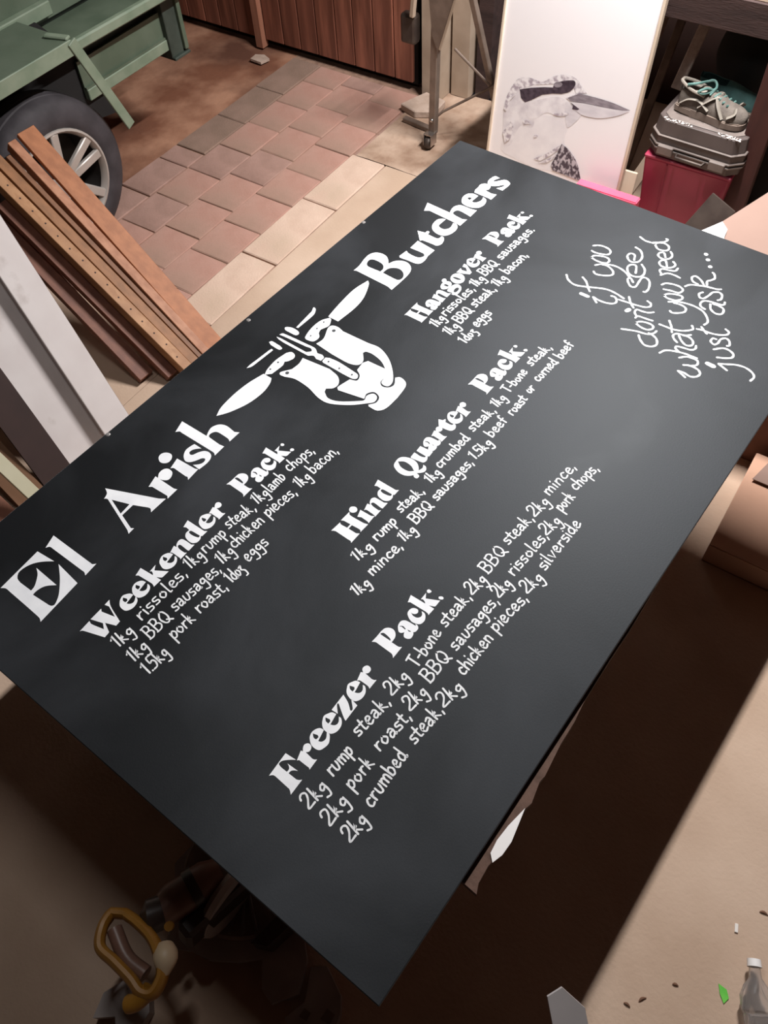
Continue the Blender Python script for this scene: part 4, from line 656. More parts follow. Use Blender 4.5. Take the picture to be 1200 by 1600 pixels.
tp('far_side', M_GREEN, lambda b: box(b, (-4.55, 1.2, 1.0), (.02, 3.3, .53)))
tp('tail_gate', M_GREEN, lambda b: box(b, (-3.79, 2.75, .98), (1.5, .03, .5)))
tp('lower_side_panel', M_GREEN, lambda b: (box(b, (-2.93, 2.37, .545), (.012, .58, .10)), box(b, (-2.925, 2.37, .491), (.022, .58, .008))))
tp('lower_chassis_rail', M_GREENL, lambda b: box(b, (-2.925, 2.36, .464), (.03, .56, .045), None, .003))
tp('shadow_gap_plate', M_GREEND, lambda b: box(b, (-2.96, 2.36, .62), (.02, .62, .14)))  # dark plate stands in for the shade below the deck rail
def post(b):
    box(b, (-2.93, 2.60, .70), (.07, .035, .62), None, .003); box(b, (-2.875, 2.62, .72), (.008, .055, .62))
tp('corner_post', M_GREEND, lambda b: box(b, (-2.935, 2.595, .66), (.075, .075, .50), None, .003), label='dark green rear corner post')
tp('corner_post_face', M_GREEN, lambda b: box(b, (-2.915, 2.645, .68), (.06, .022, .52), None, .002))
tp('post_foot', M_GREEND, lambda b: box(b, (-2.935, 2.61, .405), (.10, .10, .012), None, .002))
tp('guard_top', M_GREEN, lambda b: box(b, (-2.86, 1.40, .792), (.30, 1.06, .006)))
tp('guard_edge', M_GREENL, lambda b: box(b, (-2.705, 1.40, .768), (.008, 1.06, .054), None, .002), label='worn edge of the mudguard')
def gback(b):
    P0, P1 = Vector((-2.86, 1.930, .790)), Vector((-2.86, 2.075, .405)); beam(b, P0, P1, .30, .006, Vector((1, 0, 0)).cross(P1-P0).normalized())
def gstay(b):
    beam(b, (-2.700, 1.928, .790), (-2.700, 2.078, .398), .040, .010, Vector((1, 0, 0)))
tp('guard_stay', M_GREENL, gstay, label='worn sloping rear edge of the mudguard')
tp('guard_corner', M_GREENL, lambda b: beam(b, (-2.71, 1.93, .798), (-2.80, 1.90, .800), .03, .012, bevel=.004))
tp('axle', M_GREEND, lambda b: tube(b, [(-4.4, 1.72, .318), (-2.9, 1.72, .318)], .025, 10))
def innerg(b):
    pts = [(.35,.78),(1.98,.78),(2.10,.62),(2.21,.325),(2.13,.34),(1.98,.45),(.35,.45)]
    v1 = [b.verts.new((-2.94, y, z)) for y, z in pts]; v2 = [b.verts.new((-2.955, y, z)) for y, z in pts]; n = len(pts)
    b.faces.new(v1); b.faces.new(v2[::-1])
    for i in range(n): b.faces.new((v1[i], v1[(i+1) % n], v2[(i+1) % n], v2[i]))
tp('inner_guard', M_BLACK, innerg, label='black inner wheel arch')
# wheel: a part with its own pieces
WC = Vector((-2.74, 1.72, .318)); R0 = .318
def tyre(b):
    pr = [(-.005,.212),(.002,.222),(.004,.245),(.000,.275),(-.012,.300),(-.030,.314),(-.055,.318),(-.060,.312),(-.066,.318),(-.090,.3185),(-.094,.312),(-.100,.3185),(-.125,.318),(-.150,.314),(-.168,.300),(-.180,.275),(-.184,.245),(-.182,.222),(-.175,.212)]
    lathe(b, pr, 64, 'X', WC, closed=True)
wheel = tp('wheel', M_TYRE, tyre, smooth=True, label='black tyre on a silver alloy wheel')
def rim(b):
    pr = [(-.004,.213),(.004,.212),(.006,.204),(.000,.198),(-.012,.192),(-.020,.190),(-.022,.198),(-.010,.206)]
    lathe(b, pr, 48, 'X', WC, closed=True)
def wsub(name, m, fn, **k):
    bm = bmesh.new(); fn(bm); o = link(name, bm, m, None, smooth=True, **k)
    bpy.context.view_layer.update(); o.parent = wheel; o.matrix_parent_inverse = wheel.matrix_world.inverted(); return o
wsub('rim', M_ALLOY, rim)
def barrel(b): lathe(b, [(-.018,.193),(-.13,.185),(-.135,.05),(-.135,.001)], 40, 'X', WC)
wsub('barrel', M_ALLOYD, barrel)
for k in range(5):
    def spoke(b, k=k):
        for sgn in (-1, 1):
            a = 2*PI*k/5 + .38; d = Vector((0, math.cos(a), math.sin(a))); s = Vector((0, -d.z, d.y))
            beam(b, WC+d*.030+s*sgn*.010+Vector((-.020,0,0)), WC+d*.198+s*sgn*.040+Vector((-.008,0,0)), .036, .02, Vector((1,0,0)), .004)
    wsub('spoke', M_ALLOY, spoke)
wsub('hub_cap', M_ALLOY, lambda b: lathe(b, [(-.03,.052),(-.008,.050),(-.002,.034),(-.002,.001)], 24, 'X', WC))
for k in range(5):
    a = 2*PI*k/5+.38+PI/5
    wsub('wheel_nut', M_STEELD, lambda b: lathe(b, [(-.012,.009),(.0,.009),(.0,.001)], 6, 'X', WC+Vector((-.006, math.cos(a)*.041, math.sin(a)*.041))))

# ------------------------------------------------------------------ timbers leaning on the tyre
def timber(P0, P1, w, t, m, label, nails=0, chamfer=False, up=None, grp='timber lengths leaning against the tyre'):
    P0, P1 = Vector(P0), Vector(P1); d = (P1-P0); L = d.length; d.normalize()
    s = Vector((0,0,1)).cross(d).normalized(); u = d.cross(s)
    rt = empty('timber_length', P0, 0, label, 'timber', grp)
    bm = bmesh.new(); vs = beam(bm, (0,0,0), P1-P0, w, t, bevel=.0015)
    if chamfer:
        for v in vs:
            if (v.co - (P1-P0)).length < w and v.co.dot(s) > 0: v.co -= d*.035
    link('timber_body', bm, m, rt)
    for k in range(nails):
        bm = bmesh.new(); c = d*(L*(k+1.2)/(nails+1)) + u*(t/2+.0002) + s*random.uniform(-.004, .004)
        bmesh.ops.create_circle(bm, cap_ends=True, segments=8, radius=.0035, matrix=Matrix.Translation(c) @ Matrix((s, d, u)).transposed().to_4x4())
        link('nail_hole', bm, M_BENCH, rt)
    return rt
E_ = 'timber length leaning on the tyre'
timber((-1.872,1.518,.038), (-2.650,1.584,.640), .072, .020, M_PINE[0], 'smooth orange plank, rightmost of the timbers on the tyre')
timber((-1.872,1.463,.040), (-2.665,1.520,.618), .034, .045, M_PINE[1], 'pinkish splintered timber strip next to the smooth orange plank')
timber((-1.870,1.4355,.030), (-2.650,1.476,.590), .018, .045, M_PINE[3], 'shadowed brown timber strip set low between the pink strip and the golden one')
timber((-1.868,1.404,.036), (-2.665,1.436,.612), .036, .040, M_PINE[2], 'golden brown timber strip beside the knotty nail-holed one')
timber((-1.868,1.364,.040), (-2.665,1.390,.606), .040, .045, M_PINE[4], 'pale knotty timber with a row of nail holes along its edge', nails=16)
timber((-1.930,1.338,.022), (-2.60,1.362,.500), .064, .030, M_PINE[5], 'red-brown board leaning beneath the nail-holed timber')
timber((-2.015,1.276,.016), (-2.62,1.318,.450), .062, .030, M_PINE[5], 'short dark board, lowest of the timbers on the tyre, its foot on the floor')

# white melamine boards and the brown boards beside them
def sheet(name, P0, P1, w, t, m, label, cat, grp=None, edge=None, roll=0.0):
    P0, P1 = Vector(P0), Vector(P1); d = (P1-P0); L = d.length; d.normalize(); s = Vector((0,0,1)).cross(d).normalized(); u = d.cross(s)
    if roll: s = s*math.cos(roll)+u*math.sin(roll); u = d.cross(s)
    rt = empty(name, P0, 0, label, cat, grp)
    M = Matrix((d, s, u)).transposed()
    bm = bmesh.new(); box(bm, d*L/2, (L, w, t), M, .0008); link('face_board', bm, m, rt)
    if edge:
        for sg in (-1, 1):
            bm = bmesh.new(); box(bm, d*L/2+s*sg*(w/2+.0008), (L, .0014, t*.96), M); link('edge_strip', bm, edge, rt, label='board edge with its shade in the grey')
    return rt
dW = Vector((-.417,.109,.57)).normalized()
UB = Vector((-1.934,1.030,.05))
nW = Vector((.806,0,.592)).normalized()
sheet('white_board', UB-dW*.03+nW*.010, UB+dW*.98+nW*.010, .105, .046, M_MELA, 'narrow white board lying on top of the wider white board', 'board', 'white boards leaning left of the timbers', M_MELE)
LB = Vector((-1.965,.925,.022))
sheet('white_board', LB-nW*.010-dW*.045, LB+dW*.97+Vector((0,-.02,0))-nW*.010, .185, .018, M_MELA, 'wide white board underneath, left of the narrow white board', 'board', 'white boards leaning left of the timbers', M_MELE)
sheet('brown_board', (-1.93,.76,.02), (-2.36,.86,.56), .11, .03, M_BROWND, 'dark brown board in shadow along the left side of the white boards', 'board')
sheet('brown_board', (-1.93,.650,.012), (-2.42,.71,.36), .10, .03, M_BROWNP, 'mid-brown board between the dark board and the pale batten', 'board')
sheet('batten', (-1.86,.640,.09), (-2.17,.625,.50), .045, .016, M_STICK, 'pale greenish white batten at the left edge by the sign', 'batten')
sheet('brown_board', (-1.90,.52,.012), (-2.40,.56,.28), .12, .02, M_CARDD, 'reddish brown board below the pale batten', 'board')

# ------------------------------------------------------------------ the sign and the table under it
SIGN_A = (-1.329, .132, .738); SIGN_RZ = math.radians(86.13)
SL, SH, ST = 2.0, 1.217, .012
table = empty('work_table', SIGN_A, SIGN_RZ, 'rough work table carrying the blackboard sign', 'table')
table.location.z = 0
def tl(name, m, fn, **k):
    bm = bmesh.new(); fn(bm); return link(name, bm, m, table, **k)
ragged = [(.12,-.15),(.20,-1.05),(.224,-1.216),(.222,-1.247),(.238,-1.240),(.27,-1.238),(.30,-1.243),(.34,-1.241),(.385,-1.238),(.40,-1.242),(.44,-1.234),(.455,-1.236),(.52,-1.229),(.57,-1.228),(.62,-1.2225),(.72,-1.2205),(.80,-1.221),(.86,-1.219),(.92,-1.217),(1.0,-1.212),(1.7,-1.15),(1.7,-.15)]
tl('table_top', M_PART, lambda b: prism(b, [(x, y) for x, y in ragged][::-1], .716, .735), label='worn particle board top with a ragged edge')
for sx in (.35, 1.55):
    tl('trestle_bar', M_PINE[3], lambda b: box(b, (sx, -.62, .69), (.07, .86, .045), None, .003))
    for sy in (-.26, -.98):
        for dx in (-.16, .16):
            tl('leg', M_PINE[3], lambda b: beam(b, (sx+dx*.1, sy, .68), (sx+dx, sy, .012), .045, .022, Vector((0, 1, 0))))
bm = bmesh.new(); prism(bm, [(.289,-1.230),(.278,-1.241),(.298,-1.2475),(.325,-1.2485),(.386,-1.2375),(.344,-1.230),(.313,-1.2275)], 0, .0015)
o = link('paper_scrap', bm, M_PAPER, None, 'torn white paper scrap sticking out from under the sign', 'paper'); o.location = (SIGN_A[0], SIGN_A[1], .7362); o.rotation_euler = (0, 0, SIGN_RZ)

sign = empty('blackboard_sign', SIGN_A, SIGN_RZ, 'large hand lettered blackboard menu sign lying flat on the table', 'sign')
bm = bmesh.new(); box(bm, (SL/2, -SH/2, ST/2), (SL, SH, ST), None, .0015); bd = link('panel', bm, M_BOARD, sign)
bd.data.materials.append(M_EDGE)
for p in bd.data.polygons:
    if abs(p.normal.z) < .5 or p.normal.z < 0: p.material_index = 1
ZL = ST + .0003
def parse_shapes(txt):
    out = []
    for sh in txt.split('|'):
        cs = []
        for ct in sh.split('/'):
            pts = []
            for tkn in ct.split(' '):
                s = tkn.startswith('~'); a, b = tkn.lstrip('~').split(',')
                pts.append((int(a)*.001, -int(b)*.001, s))
            cs.append(pts)
        out.append(cs)
    return out
def smooth_contour(P):
    n = len(P); out = []
    for i in range(n):
        p0, p1, p2, p3 = P[i-1], P[i], P[(i+1) % n], P[(i+2) % n]
        a, b = Vector(p1[:2]), Vector(p2[:2]); out.append(a)
        if not (p1[2] or p2[2]) or (b-a).length < .002: continue
        c = (b-a)
        m1 = (b-Vector(p0[:2]))*.5 if p1[2] else c
        m2 = (Vector(p3[:2])-a)*.5 if p2[2] else c
        L = c.length
        if m1.length > 1.2*L: m1 *= 1.2*L/m1.length
        if m2.length > 1.2*L: m2 *= 1.2*L/m2.length
        k = 4 if L > .006 else 3
        for j in range(1, k):
            t = j/k; h1 = 2*t**3-3*t*t+1; h2 = t**3-2*t*t+t; h3 = -2*t**3+3*t*t; h4 = t**3-t*t
            out.append(a*h1+m1*h2+b*h3+m2*h4)
    return out
def fill_shapes(name, shapes, m, z, parent, dz=0.0, **k):
    verts, faces = [], []
    for si, sh in enumerate(shapes):
        loops = []
        for ct in sh:
            pts = smooth_contour(ct) if len(ct[0]) == 3 else [Vector(p) for p in ct]
            q = [pts[0]]
            for p in pts[1:]:
                if (p-q[-1]).length > 1e-4: q.append(p)
            loops.append([Vector((p.x, p.y, z+dz*(si % 7))) for p in q])
        tri = tessellate_polygon(loops); flat = [v for lp in loops for v in lp]; b0 = len(verts)
        verts += [tuple(v) for v in flat]
        for t in tri:
            a, b, c = [flat[i] for i in t]
            if (b-a).cross(c-a).z < 0: t = (t[0], t[2], t[1])
            faces.append(tuple(b0+i for i in t))
    me = bpy.data.meshes.new(name); me.from_pydata(verts, [], faces); me.validate(); me.materials.append(m)
    o = bpy.data.objects.new(name, me); COL.objects.link(o); o.parent = parent
    return tag(o, **k)
def parse_strokes(txt):
    out = []
    for s in txt.split('|'):
        h, body = s.split(':'); sharp = h.endswith('s'); w = float(h.rstrip('s'))*.001
        pts = [(int(a)*.001, -int(b)*.001) for a, b in (t.split(',') for t in body.split(' '))]
        out.append((pts, w, sharp))
    return out
def stroke_mesh(name, strokes, m, z, parent, **k):
    verts, faces = [], []
    rnd = random.Random(3)
    for si, (pts, w, sharp) in enumerate(strokes):
        P = [Vector((*p, 0)) for p in pts]
        if not sharp and len(P) > 2: P = spline(P, 5)
        zz = z + .00004*(si % 9); n = len(P); left, right = [], []
        for i, p in enumerate(P):
            d = (P[min(i+1, n-1)]-P[max(i-1, 0)])
            if d.length < 1e-6: d = Vector((1, 0, 0))
            d.normalize(); s = Vector((-d.y, d.x, 0))
            ww = w*.5*(1+.10*math.sin(i*1.1+si))
            left.append(p+s*ww); right.append(p-s*ww)
        def capp(c, d, s, ww): return [c+s*(math.cos(a)*ww)+d*(math.sin(a)*ww) for a in (PI*.25, PI*.5, PI*.75)]
        d1 = (P[-1]-P[-2]).normalized() if (P[-1]-P[-2]).length > 0 else Vector((1,0,0)); s1 = Vector((-d1.y, d1.x, 0))
        d0 = (P[0]-P[1]).normalized() if (P[0]-P[1]).length > 0 else Vector((-1,0,0)); s0 = Vector((-d0.y, d0.x, 0))
        b0 = len(verts)
        verts += [(v.x, v.y, zz) for v in left] + [(v.x, v.y, zz) for v in right]
        for i in range(n-1): faces.append((b0+n+i, b0+n+i+1, b0+i+1, b0+i))
        for (c, d, s, li, ri) in ((P[-1], d1, s1, b0+n-1, b0+2*n-1), (P[0], d0, s0, b0+n, b0)):
            cp = capp(c, d, s, w*.5); q = len(verts); verts += [(v.x, v.y, zz) for v in cp]
            faces.append((ri, q+2, q+1, q, li))
    me = bpy.data.meshes.new(name); me.from_pydata(verts, [], faces); me.materials.append(m)
    o = bpy.data.objects.new(name, me); COL.objects.link(o); o.parent = parent
    return tag(o, **k)
def groups(txt): return txt.split('||')
for g in groups(TITLE): fill_shapes('title_letter', parse_shapes(g), M_PAINT, ZL, sign, .00003)
for g in groups(HEADINGS): fill_shapes('heading_letter', parse_shapes(g), M_PAINT, ZL, sign, .00003)
for k, g in enumerate(groups(EMBLEM)):
    nm = ['knife_blade','knife_handle','steel_rod','rod_guard','fork_prongs','fork_handle','rod_guard','steel_rod','knife_handle','knife_blade','cleaver_drawing','cleaver_drawing','chopping_block'][k]
    fill_shapes(nm, parse_shapes(g), M_PAINT, ZL+.00008*k, sign, .0)
for g in groups(HAND): stroke_mesh('written_word', parse_strokes(g), M_CHALK, ZL, sign)
for g in groups(CURSIVE): stroke_mesh('script_word', parse_strokes(g), M_CHALK, ZL, sign)
# dark outline where the cleaver handles cross the block
for x, y, r in RIVETS:
    bm = bmesh.new(); bmesh.ops.create_circle(bm, cap_ends=True, segments=10, radius=r*.001, matrix=Matrix.Translation((x*.001, -y*.001, ZL+.0013)))
    link('emblem_rivet', bm, M_DOTP, sign)
for x, y in [(.531,.006),(1.011,.012),(1.503,.006)]:
    bm = bmesh.new(); lathe(bm, [(0,.006),(.0015,.0045),(.0018,.0001)], 12, 'Z'); o = link('screw', bm, M_SCREW, sign, smooth=True); o.location = (x, -y, ST)

# ------------------------------------------------------------------ picture of a kookaburra leaning on the bench
PY0, PK = 2.88, .12
pic = empty('framed_print', (-1.203, PY0, 0), 0, 'white framed print of a kookaburra head leaning against the bench', 'picture')
pic.rotation_euler = (-math.atan(PK), 0, 0)          # local: X right, Z up along the print, -Y to the viewer
PW, PH = .597, 1.0
bm = bmesh.new(); box(bm, (0, .012, PH/2), (PW-.02, .016, PH-.02)); link('print', bm, M_CANVAS, pic)
for nm, c, s in (('frame_side', (-PW/2+.005, .010, PH/2), (.010, .028, PH)), ('frame_side', (PW/2-.005, .010, PH/2), (.010, .028, PH)),
                 ('frame_rail', (0, .010, .005), (PW-.02, .028, .010)), ('frame_rail', (0, .010, PH-.005), (PW-.02, .028, .010))):
    bm = bmesh.new(); box(bm, c, s, None, .0012); link(nm, bm, M_FRAME, pic)
def bird_mat(name, a, b, sc=60, st=(1, 1, 1), e=(.35, .65), c3=None): return mat(name, a, b, .6, sc, stretch=st, edge=e, c3=c3, scale3=18, edge3=(.45, .6))
B_DK = bird_mat('bird_dark', (.030,.018,.032), (.085,.06,.085), 55, (1, 1, 2.5))
B_MD = bird_mat('bird_mid', (.90,.87,.90), (.42,.36,.42), 52, (1, 1, 1.8), (.42, .62))
B_LT = bird_mat('bird_light', (.68,.64,.69), (.90,.87,.90), 22, (1, 1, 1.5), (.3, .62))
B_PL = bird_mat('bird_pale', (.82,.79,.83), (.91,.88,.91), 14, (1, 1, 1), (.3, .6))
B_BK = bird_mat('bird_beak', (.20,.17,.20), (.34,.30,.34), 70, (.4, 1, 3))
B_BL = bird_mat('bird_beak_low', (.66,.63,.68), (.82,.79,.83), 26, (.4, 1, 2))
B_WG = bird_mat('bird_wing', (.07,.05,.07), (.55,.50,.55), 46, (1.6, 1, 1), (.46, .58))
BIRDM = dict(d=B_DK, m=B_MD, l=B_LT, p=B_PL, b=B_BK, c=B_BL, w=B_WG)
for i, (nm, key, txt) in enumerate(BIRD):
    cs = [[(int(a)*.001, int(b)*.001, s == '~') for s, a, b in re.findall(r'(~?)(-?\d+),(-?\d+)', ct)] for ct in txt.split('/')]
    ob = fill_shapes(nm, [cs], BIRDM[key], 0, pic)
    ob.rotation_euler = (PI/2, 0, 0); ob.location = (0, .0038-.00012*(i+1), 0)

# pink box lid in front of the print
bm = bmesh.new(); prism(bm, [(-1.055,2.822),(-.80,2.822),(-.80,2.868),(-1.055,2.868)], 0, .247); bmesh.ops.bevel(bm, geom=list(bm.edges), offset=.004, segments=2, affect='EDGES')
o = link('storage_tub', bm, M_PINK, None, 'bright pink plastic tub at the foot of the framed print', 'tub')

# ------------------------------------------------------------------ work bench and what is under it
bench = empty('work_bench', (-.6, 3.1, 0), 0, 'old dark timber bench with a thick front beam', 'bench')
def bp_(name, m, c, s, rot=None, **k):
    bm = bmesh.new(); box(bm, c, s, rot, .003); return link(name, bm, m, bench, local=False, **k)
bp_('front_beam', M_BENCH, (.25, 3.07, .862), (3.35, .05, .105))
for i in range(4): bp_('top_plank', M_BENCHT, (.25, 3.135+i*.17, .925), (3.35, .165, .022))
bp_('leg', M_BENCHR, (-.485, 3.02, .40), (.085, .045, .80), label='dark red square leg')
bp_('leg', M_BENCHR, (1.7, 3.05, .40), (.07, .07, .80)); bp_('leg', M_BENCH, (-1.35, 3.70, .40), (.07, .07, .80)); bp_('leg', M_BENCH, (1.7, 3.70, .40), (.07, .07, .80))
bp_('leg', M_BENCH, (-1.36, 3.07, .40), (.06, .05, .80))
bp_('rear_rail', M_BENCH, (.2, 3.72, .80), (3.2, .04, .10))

crate = empty('crate', (-.68, 3.08, 0), 0, 'raspberry red plastic crate on the floor under the grey tool case', 'crate')
bm = bmesh.new(); vs = box(bm, (0, 0, .182), (.335, .262, .364), None, .008, 2)
for v in vs: k = 1-.18*(1-v.co.z/.37); v.co.x *= k; v.co.y *= k
link('crate_body', bm, M_RED, crate)
bm = bmesh.new(); box(bm, (0, 0, .366), (.338, .266, .014), None, .004); link('rim', bm, M_RED, crate)
for x in (-.075,): bm = bmesh.new(); beam(bm, (x, -.112, .02), (x, -.1315, .355), .006, .006, Vector((0,1,0))); link('rib', bm, M_RED, crate)

case = empty('tool_case', (-.668, 3.085, .378), math.radians(-2), 'scuffed grey hard tool case on the red crate with a shoe on its lid', 'case')
def oct_(w, d, c): return [(-w+c,-d),(w-c,-d),(w,-d+c),(w,d-c),(w-c,d),(-w+c,d),(-w,d-c),(-w,-d+c)]
def lay(nm, m, w, d, c, z0, z1, w2=None, **k):
    bm = bmesh.new(); vs = prism(bm, oct_(w, d, c), z0, z1)
    if w2:
        for v in vs:
            if v.co.z > (z0+z1)/2: v.co.x *= w2; v.co.y *= w2
    bmesh.ops.bevel(bm, geom=[e for e in bm.edges], offset=.002, segments=1, affect='EDGES'); return link(nm, bm, m, case, **k)
lay('lower_shell', M_CASE, .172, .138, .035, 0, .030); lay('lower_lip', M_CASEL, .182, .148, .04, .030, .038)
lay('seam', M_STEELD, .174, .140, .035, .038, .044); lay('upper_lip', M_CASEL, .182, .148, .04, .044, .052)
lay('middle_shell', M_CASE, .176, .142, .036, .052, .078); lay('lid_step', M_CASEL, .179, .145, .038, .078, .083)
lay('lid', M_CASE, .172, .138, .036, .083, .135, .965)
lay('lid_top', M_CASEL, .150, .117, .03, .135, .139)
for x in (-.10, .10): bm = bmesh.new(); box(bm, (x, -.152, .035), (.06, .014, .034), None, .003); link('latch', bm, M_CASEL, case)
bm = bmesh.new(); tube(bm, [(-.055,-.140,.032),(-.05,-.168,.030),(.05,-.168,.030),(.055,-.140,.032)], .006, 8); link('handle', bm, M_STEELD, case, smooth=True)
bm = bmesh.new(); r = random.Random(5)
for k in range(90):
    x = r.choice([r.uniform(-.14,-.03), r.uniform(.06,.15)]); y = -.128+r.uniform(-.004,.014)
    bmesh.ops.create_icosphere(bm, subdivisions=1, radius=r.uniform(.0015,.0045), matrix=Matrix.Translation((x, y, .137)) @ Matrix.Scale(.4, 4, (0,0,1)))
link('dust_crust', bm, M_DUST, case, kind='stuff', label='pale crusty dust along the lid edge')

# running shoe: loft of cross sections from heel to toe
def shoe(loc, rz, label, dark=False, group=None):
    rt = empty('running_shoe', loc, rz, label, 'shoe', group); L = .265
    mu, ml, mo = (M_DTEAL, M_DTEAL, M_SOLE) if dark else (M_SHOE, M_SHOEL, M_SOLE)
    sec = [(0,.026,.068,.055),(.03,.034,.074,.03),(.07,.036,.066,.02),(.11,.036,.068,0),(.15,.040,.062,0),(.19,.045,.050,0),(.225,.044,.046,0),(.25,.034,.036,0),(.265,.014,.024,0)]
    bm = bmesh.new(); rings = []; n = 18
    for x, w, h, o_ in sec:
        ring = []
        for k in range(n):
            a = PI*(-.08 + 1.16*k/(n-1)); yy = math.cos(a)*w*(1.0 if math.sin(a) < .5 else .86+.14*math.cos(a)**2); zz = max(0, math.sin(a))**.8*h
            ring.append(bm.verts.new((x, yy, .022+zz)))
        rings.append(ring)
    for i in range(len(rings)-1):
        for k in range(n-1):
            if i < 3 and n*.33 < k < n*.62: continue          # ankle opening
            bm.faces.new((rings[i][k], rings[i+1][k], rings[i+1][k+1], rings[i][k+1]))
    bm.faces.new(rings[0]); bm.faces.new(list(reversed(rings[-1])))
    up = link('upper', bm, mu, rt, smooth=True); md = up.modifiers.new('s', 'SOLIDIFY'); md.thickness = .004; sb = up.modifiers.new('d', 'SUBSURF'); sb.levels = 1; sb.render_levels = 2
    bm = bmesh.new(); out = [(x, w+.005) for x, w, h, o_ in sec]
    poly = [(x, w) for x, w in out]+[(x, -w) for x, w in reversed(out)]
    prism(bm, poly, 0, .026); bmesh.ops.bevel(bm, geom=list(bm.edges), offset=.004, segments=2, affect='EDGES'); link('sole', bm, mo, rt, smooth=True)
    def onside(x, s, hgt):
        for (a, b) in zip(sec, sec[1:]):
            if a[0] <= x <= b[0]:
                t = (x-a[0])/(b[0]-a[0]); w = a[1]+(b[1]-a[1])*t; h = a[2]+(b[2]-a[2])*t
                ang = hgt*PI/2; return Vector((x, s*(math.cos(ang)*w+.0025), .023+math.sin(ang)**.8*h+.002))
    if not dark:
        for s in (-1, 1):
            for pts in ([(.09,.1),(.115,.35),(.135,.62),(.15,.8)], [(.19,.05),(.165,.35),(.15,.6),(.145,.8)], [(.03,.6),(.06,.62),(.10,.80)], [(.205,.15),(.225,.4),(.22,.7)], [(.02,.05),(.05,.25),(.09,.3),(.13,.1)]):
                bm = bmesh.new(); tube(bm, spline([onside(x, s, h) for x, h in pts], 5), .008, 8, flat=.35); link('overlay', bm, ml, rt, smooth=True)
        bm = bmesh.new(); tube(bm, spline([(.10,-.026,.078),(.05,-.031,.088),(.004,-.014,.098),(-.002,0,.10),(.004,.014,.098),(.05,.031,.088),(.10,.026,.078),(.115,0,.085)], 5), .006, 8); link('collar', bm, ml, rt, smooth=True)
        bm = bmesh.new()
        for k in range(5):
            x = .115+k*.018; tube(bm, spline([onside(x, -1, .66), Vector((x+.004, 0, .092-k*.007)), onside(x+.01, 1, .66)], 5), .0035, 6)
        tube(bm, spline([(.115,0,.094),(.10,-.03,.108),(.08,-.045,.096),(.10,-.03,.090),(.12,.01,.098),(.10,.035,.108),(.075,.02,.104),(.06,-.02,.110),(.03,-.03,.102)], 6), .0045, 6)
        link('laces', bm, M_TEAL, rt, smooth=True, label='loose teal laces')
    return rt
shoe((-.80, 3.055, .519), math.radians(-6), 'dusty beige and grey running shoe with teal laces on the grey case')
shoe((-.77, 3.165, .519), math.radians(-9), 'dark teal shoe half hidden behind the beige running shoe', dark=True)
bm = bmesh.new()
bmesh.ops.create_icosphere(bm, subdivisions=4, radius=.17, matrix=Matrix.Translation((-.60, 3.42, .60)) @ Matrix.Diagonal((1.15, .70, 1.0, 1)))
for v in bm.verts: v.co += Vector((1, 1, 1))*noise.noise(v.co*7)*.02
link('black_bag', bm, M_BAG, None, 'black cloth bag bulging in the dark under the bench', 'bag', smooth=True)
bm = bmesh.new(); box(bm, (-.60, 3.43, .208), (.42, .30, .41), None, .01); link('dark_box', bm, M_BLACK, None, 'dark box holding up the black bag under the bench', 'box')
# leaning bits behind the crate
def stick(P0, P1, w, t, m, nm, label, cat, up=Vector((0, 1, 0))):
    bm = bmesh.new(); beam(bm, P0, P1, w, t, up, .003); return link(nm, bm, m, None, label, cat)
bm = bmesh.new(); tube(bm, [(-1.19,3.55,.0),(-1.165,3.58,.20),(-1.11,3.60,.50),(-1.10,3.60,.565)], .035, 12); link('rolled_sheet', bm, M_CREAM, None, 'pale rolled sheet standing under the bench beside the print', 'roll', smooth=True)
stick((-1.05,3.40,.0), (-1.0,3.62,.66), .035, .012, M_STEEL, 'narrow_board', 'narrow grey-brown strip leaning under the bench behind the shoe', 'board')
stick((-.935,3.48,.35), (-.905,3.66,.66), .045, .012, M_DUST, 'white_board', 'bright white strip leaning under the bench above the shoe', 'board')
stick((-.955,3.05,.015), (-.83,3.16,.36), .05, .02, M_CREAM, 'narrow_board', 'cream coloured offcut standing between the print and the red crate', 'board')
stick((-.915,2.97,.012), (-.92,3.02,.24), .085, .012, M_BENCHT, 'narrow_board', 'pale board end beside the left side of the red crate', 'board')
stick((-.63,2.70,.03), (-.50,2.90,.31), .11, .012, M_STEELD, 'grey_panel', 'grey plastic panel slanting across the front of the red crate', 'panel', Vector((.3,-.6,.8)))

# ------------------------------------------------------------------ cardboard boxes right of the sign
def carton(name, c, s, h, rz, m, label, flaps=(), z=0.0):
    rt = empty(name, (c[0], c[1], z), rz, label, 'box'); w, d = s; t = .004
    bm = bmesh.new()
    for cc, ss in (((0,-d/2+t/2,h/2),(w,t,h)), ((0,d/2-t/2,h/2),(w,t,h)), ((-w/2+t/2,0,h/2),(t,d-2*t,h)), ((w/2-t/2,0,h/2),(t,d-2*t,h)), ((0,0,t/2),(w,d,t))): box(bm, cc, ss)
    link('box_wall', bm, m, rt)
    for (side, ang, ln) in flaps:
        bm = bmesh.new()
        if side in 'lr':
            sg = -1 if side == 'l' else 1; R = Matrix.Rotation(-sg*ang, 3, 'Y'); box(bm, Vector((sg*w/2,0,h))+R @ Vector((sg*ln/2,0,0)), (ln, d-.006, t), R)
        else:
            sg = -1 if side == 'f' else 1; R = Matrix.Rotation(sg*ang, 3, 'X'); box(bm, Vector((0,sg*d/2,h))+R @ Vector((0,sg*ln/2,0)), (w-.006, ln, t), R)
        link('flap', bm, m, rt)
    return rt
up = carton('cardboard_box', (-.155, 2.50), (.44, .42), .545, math.radians(-18), M_CARDL, 'pale open cardboard box behind the right end of the sign', (('l', PI*.999, .20), ('r', PI*.999, .20)))
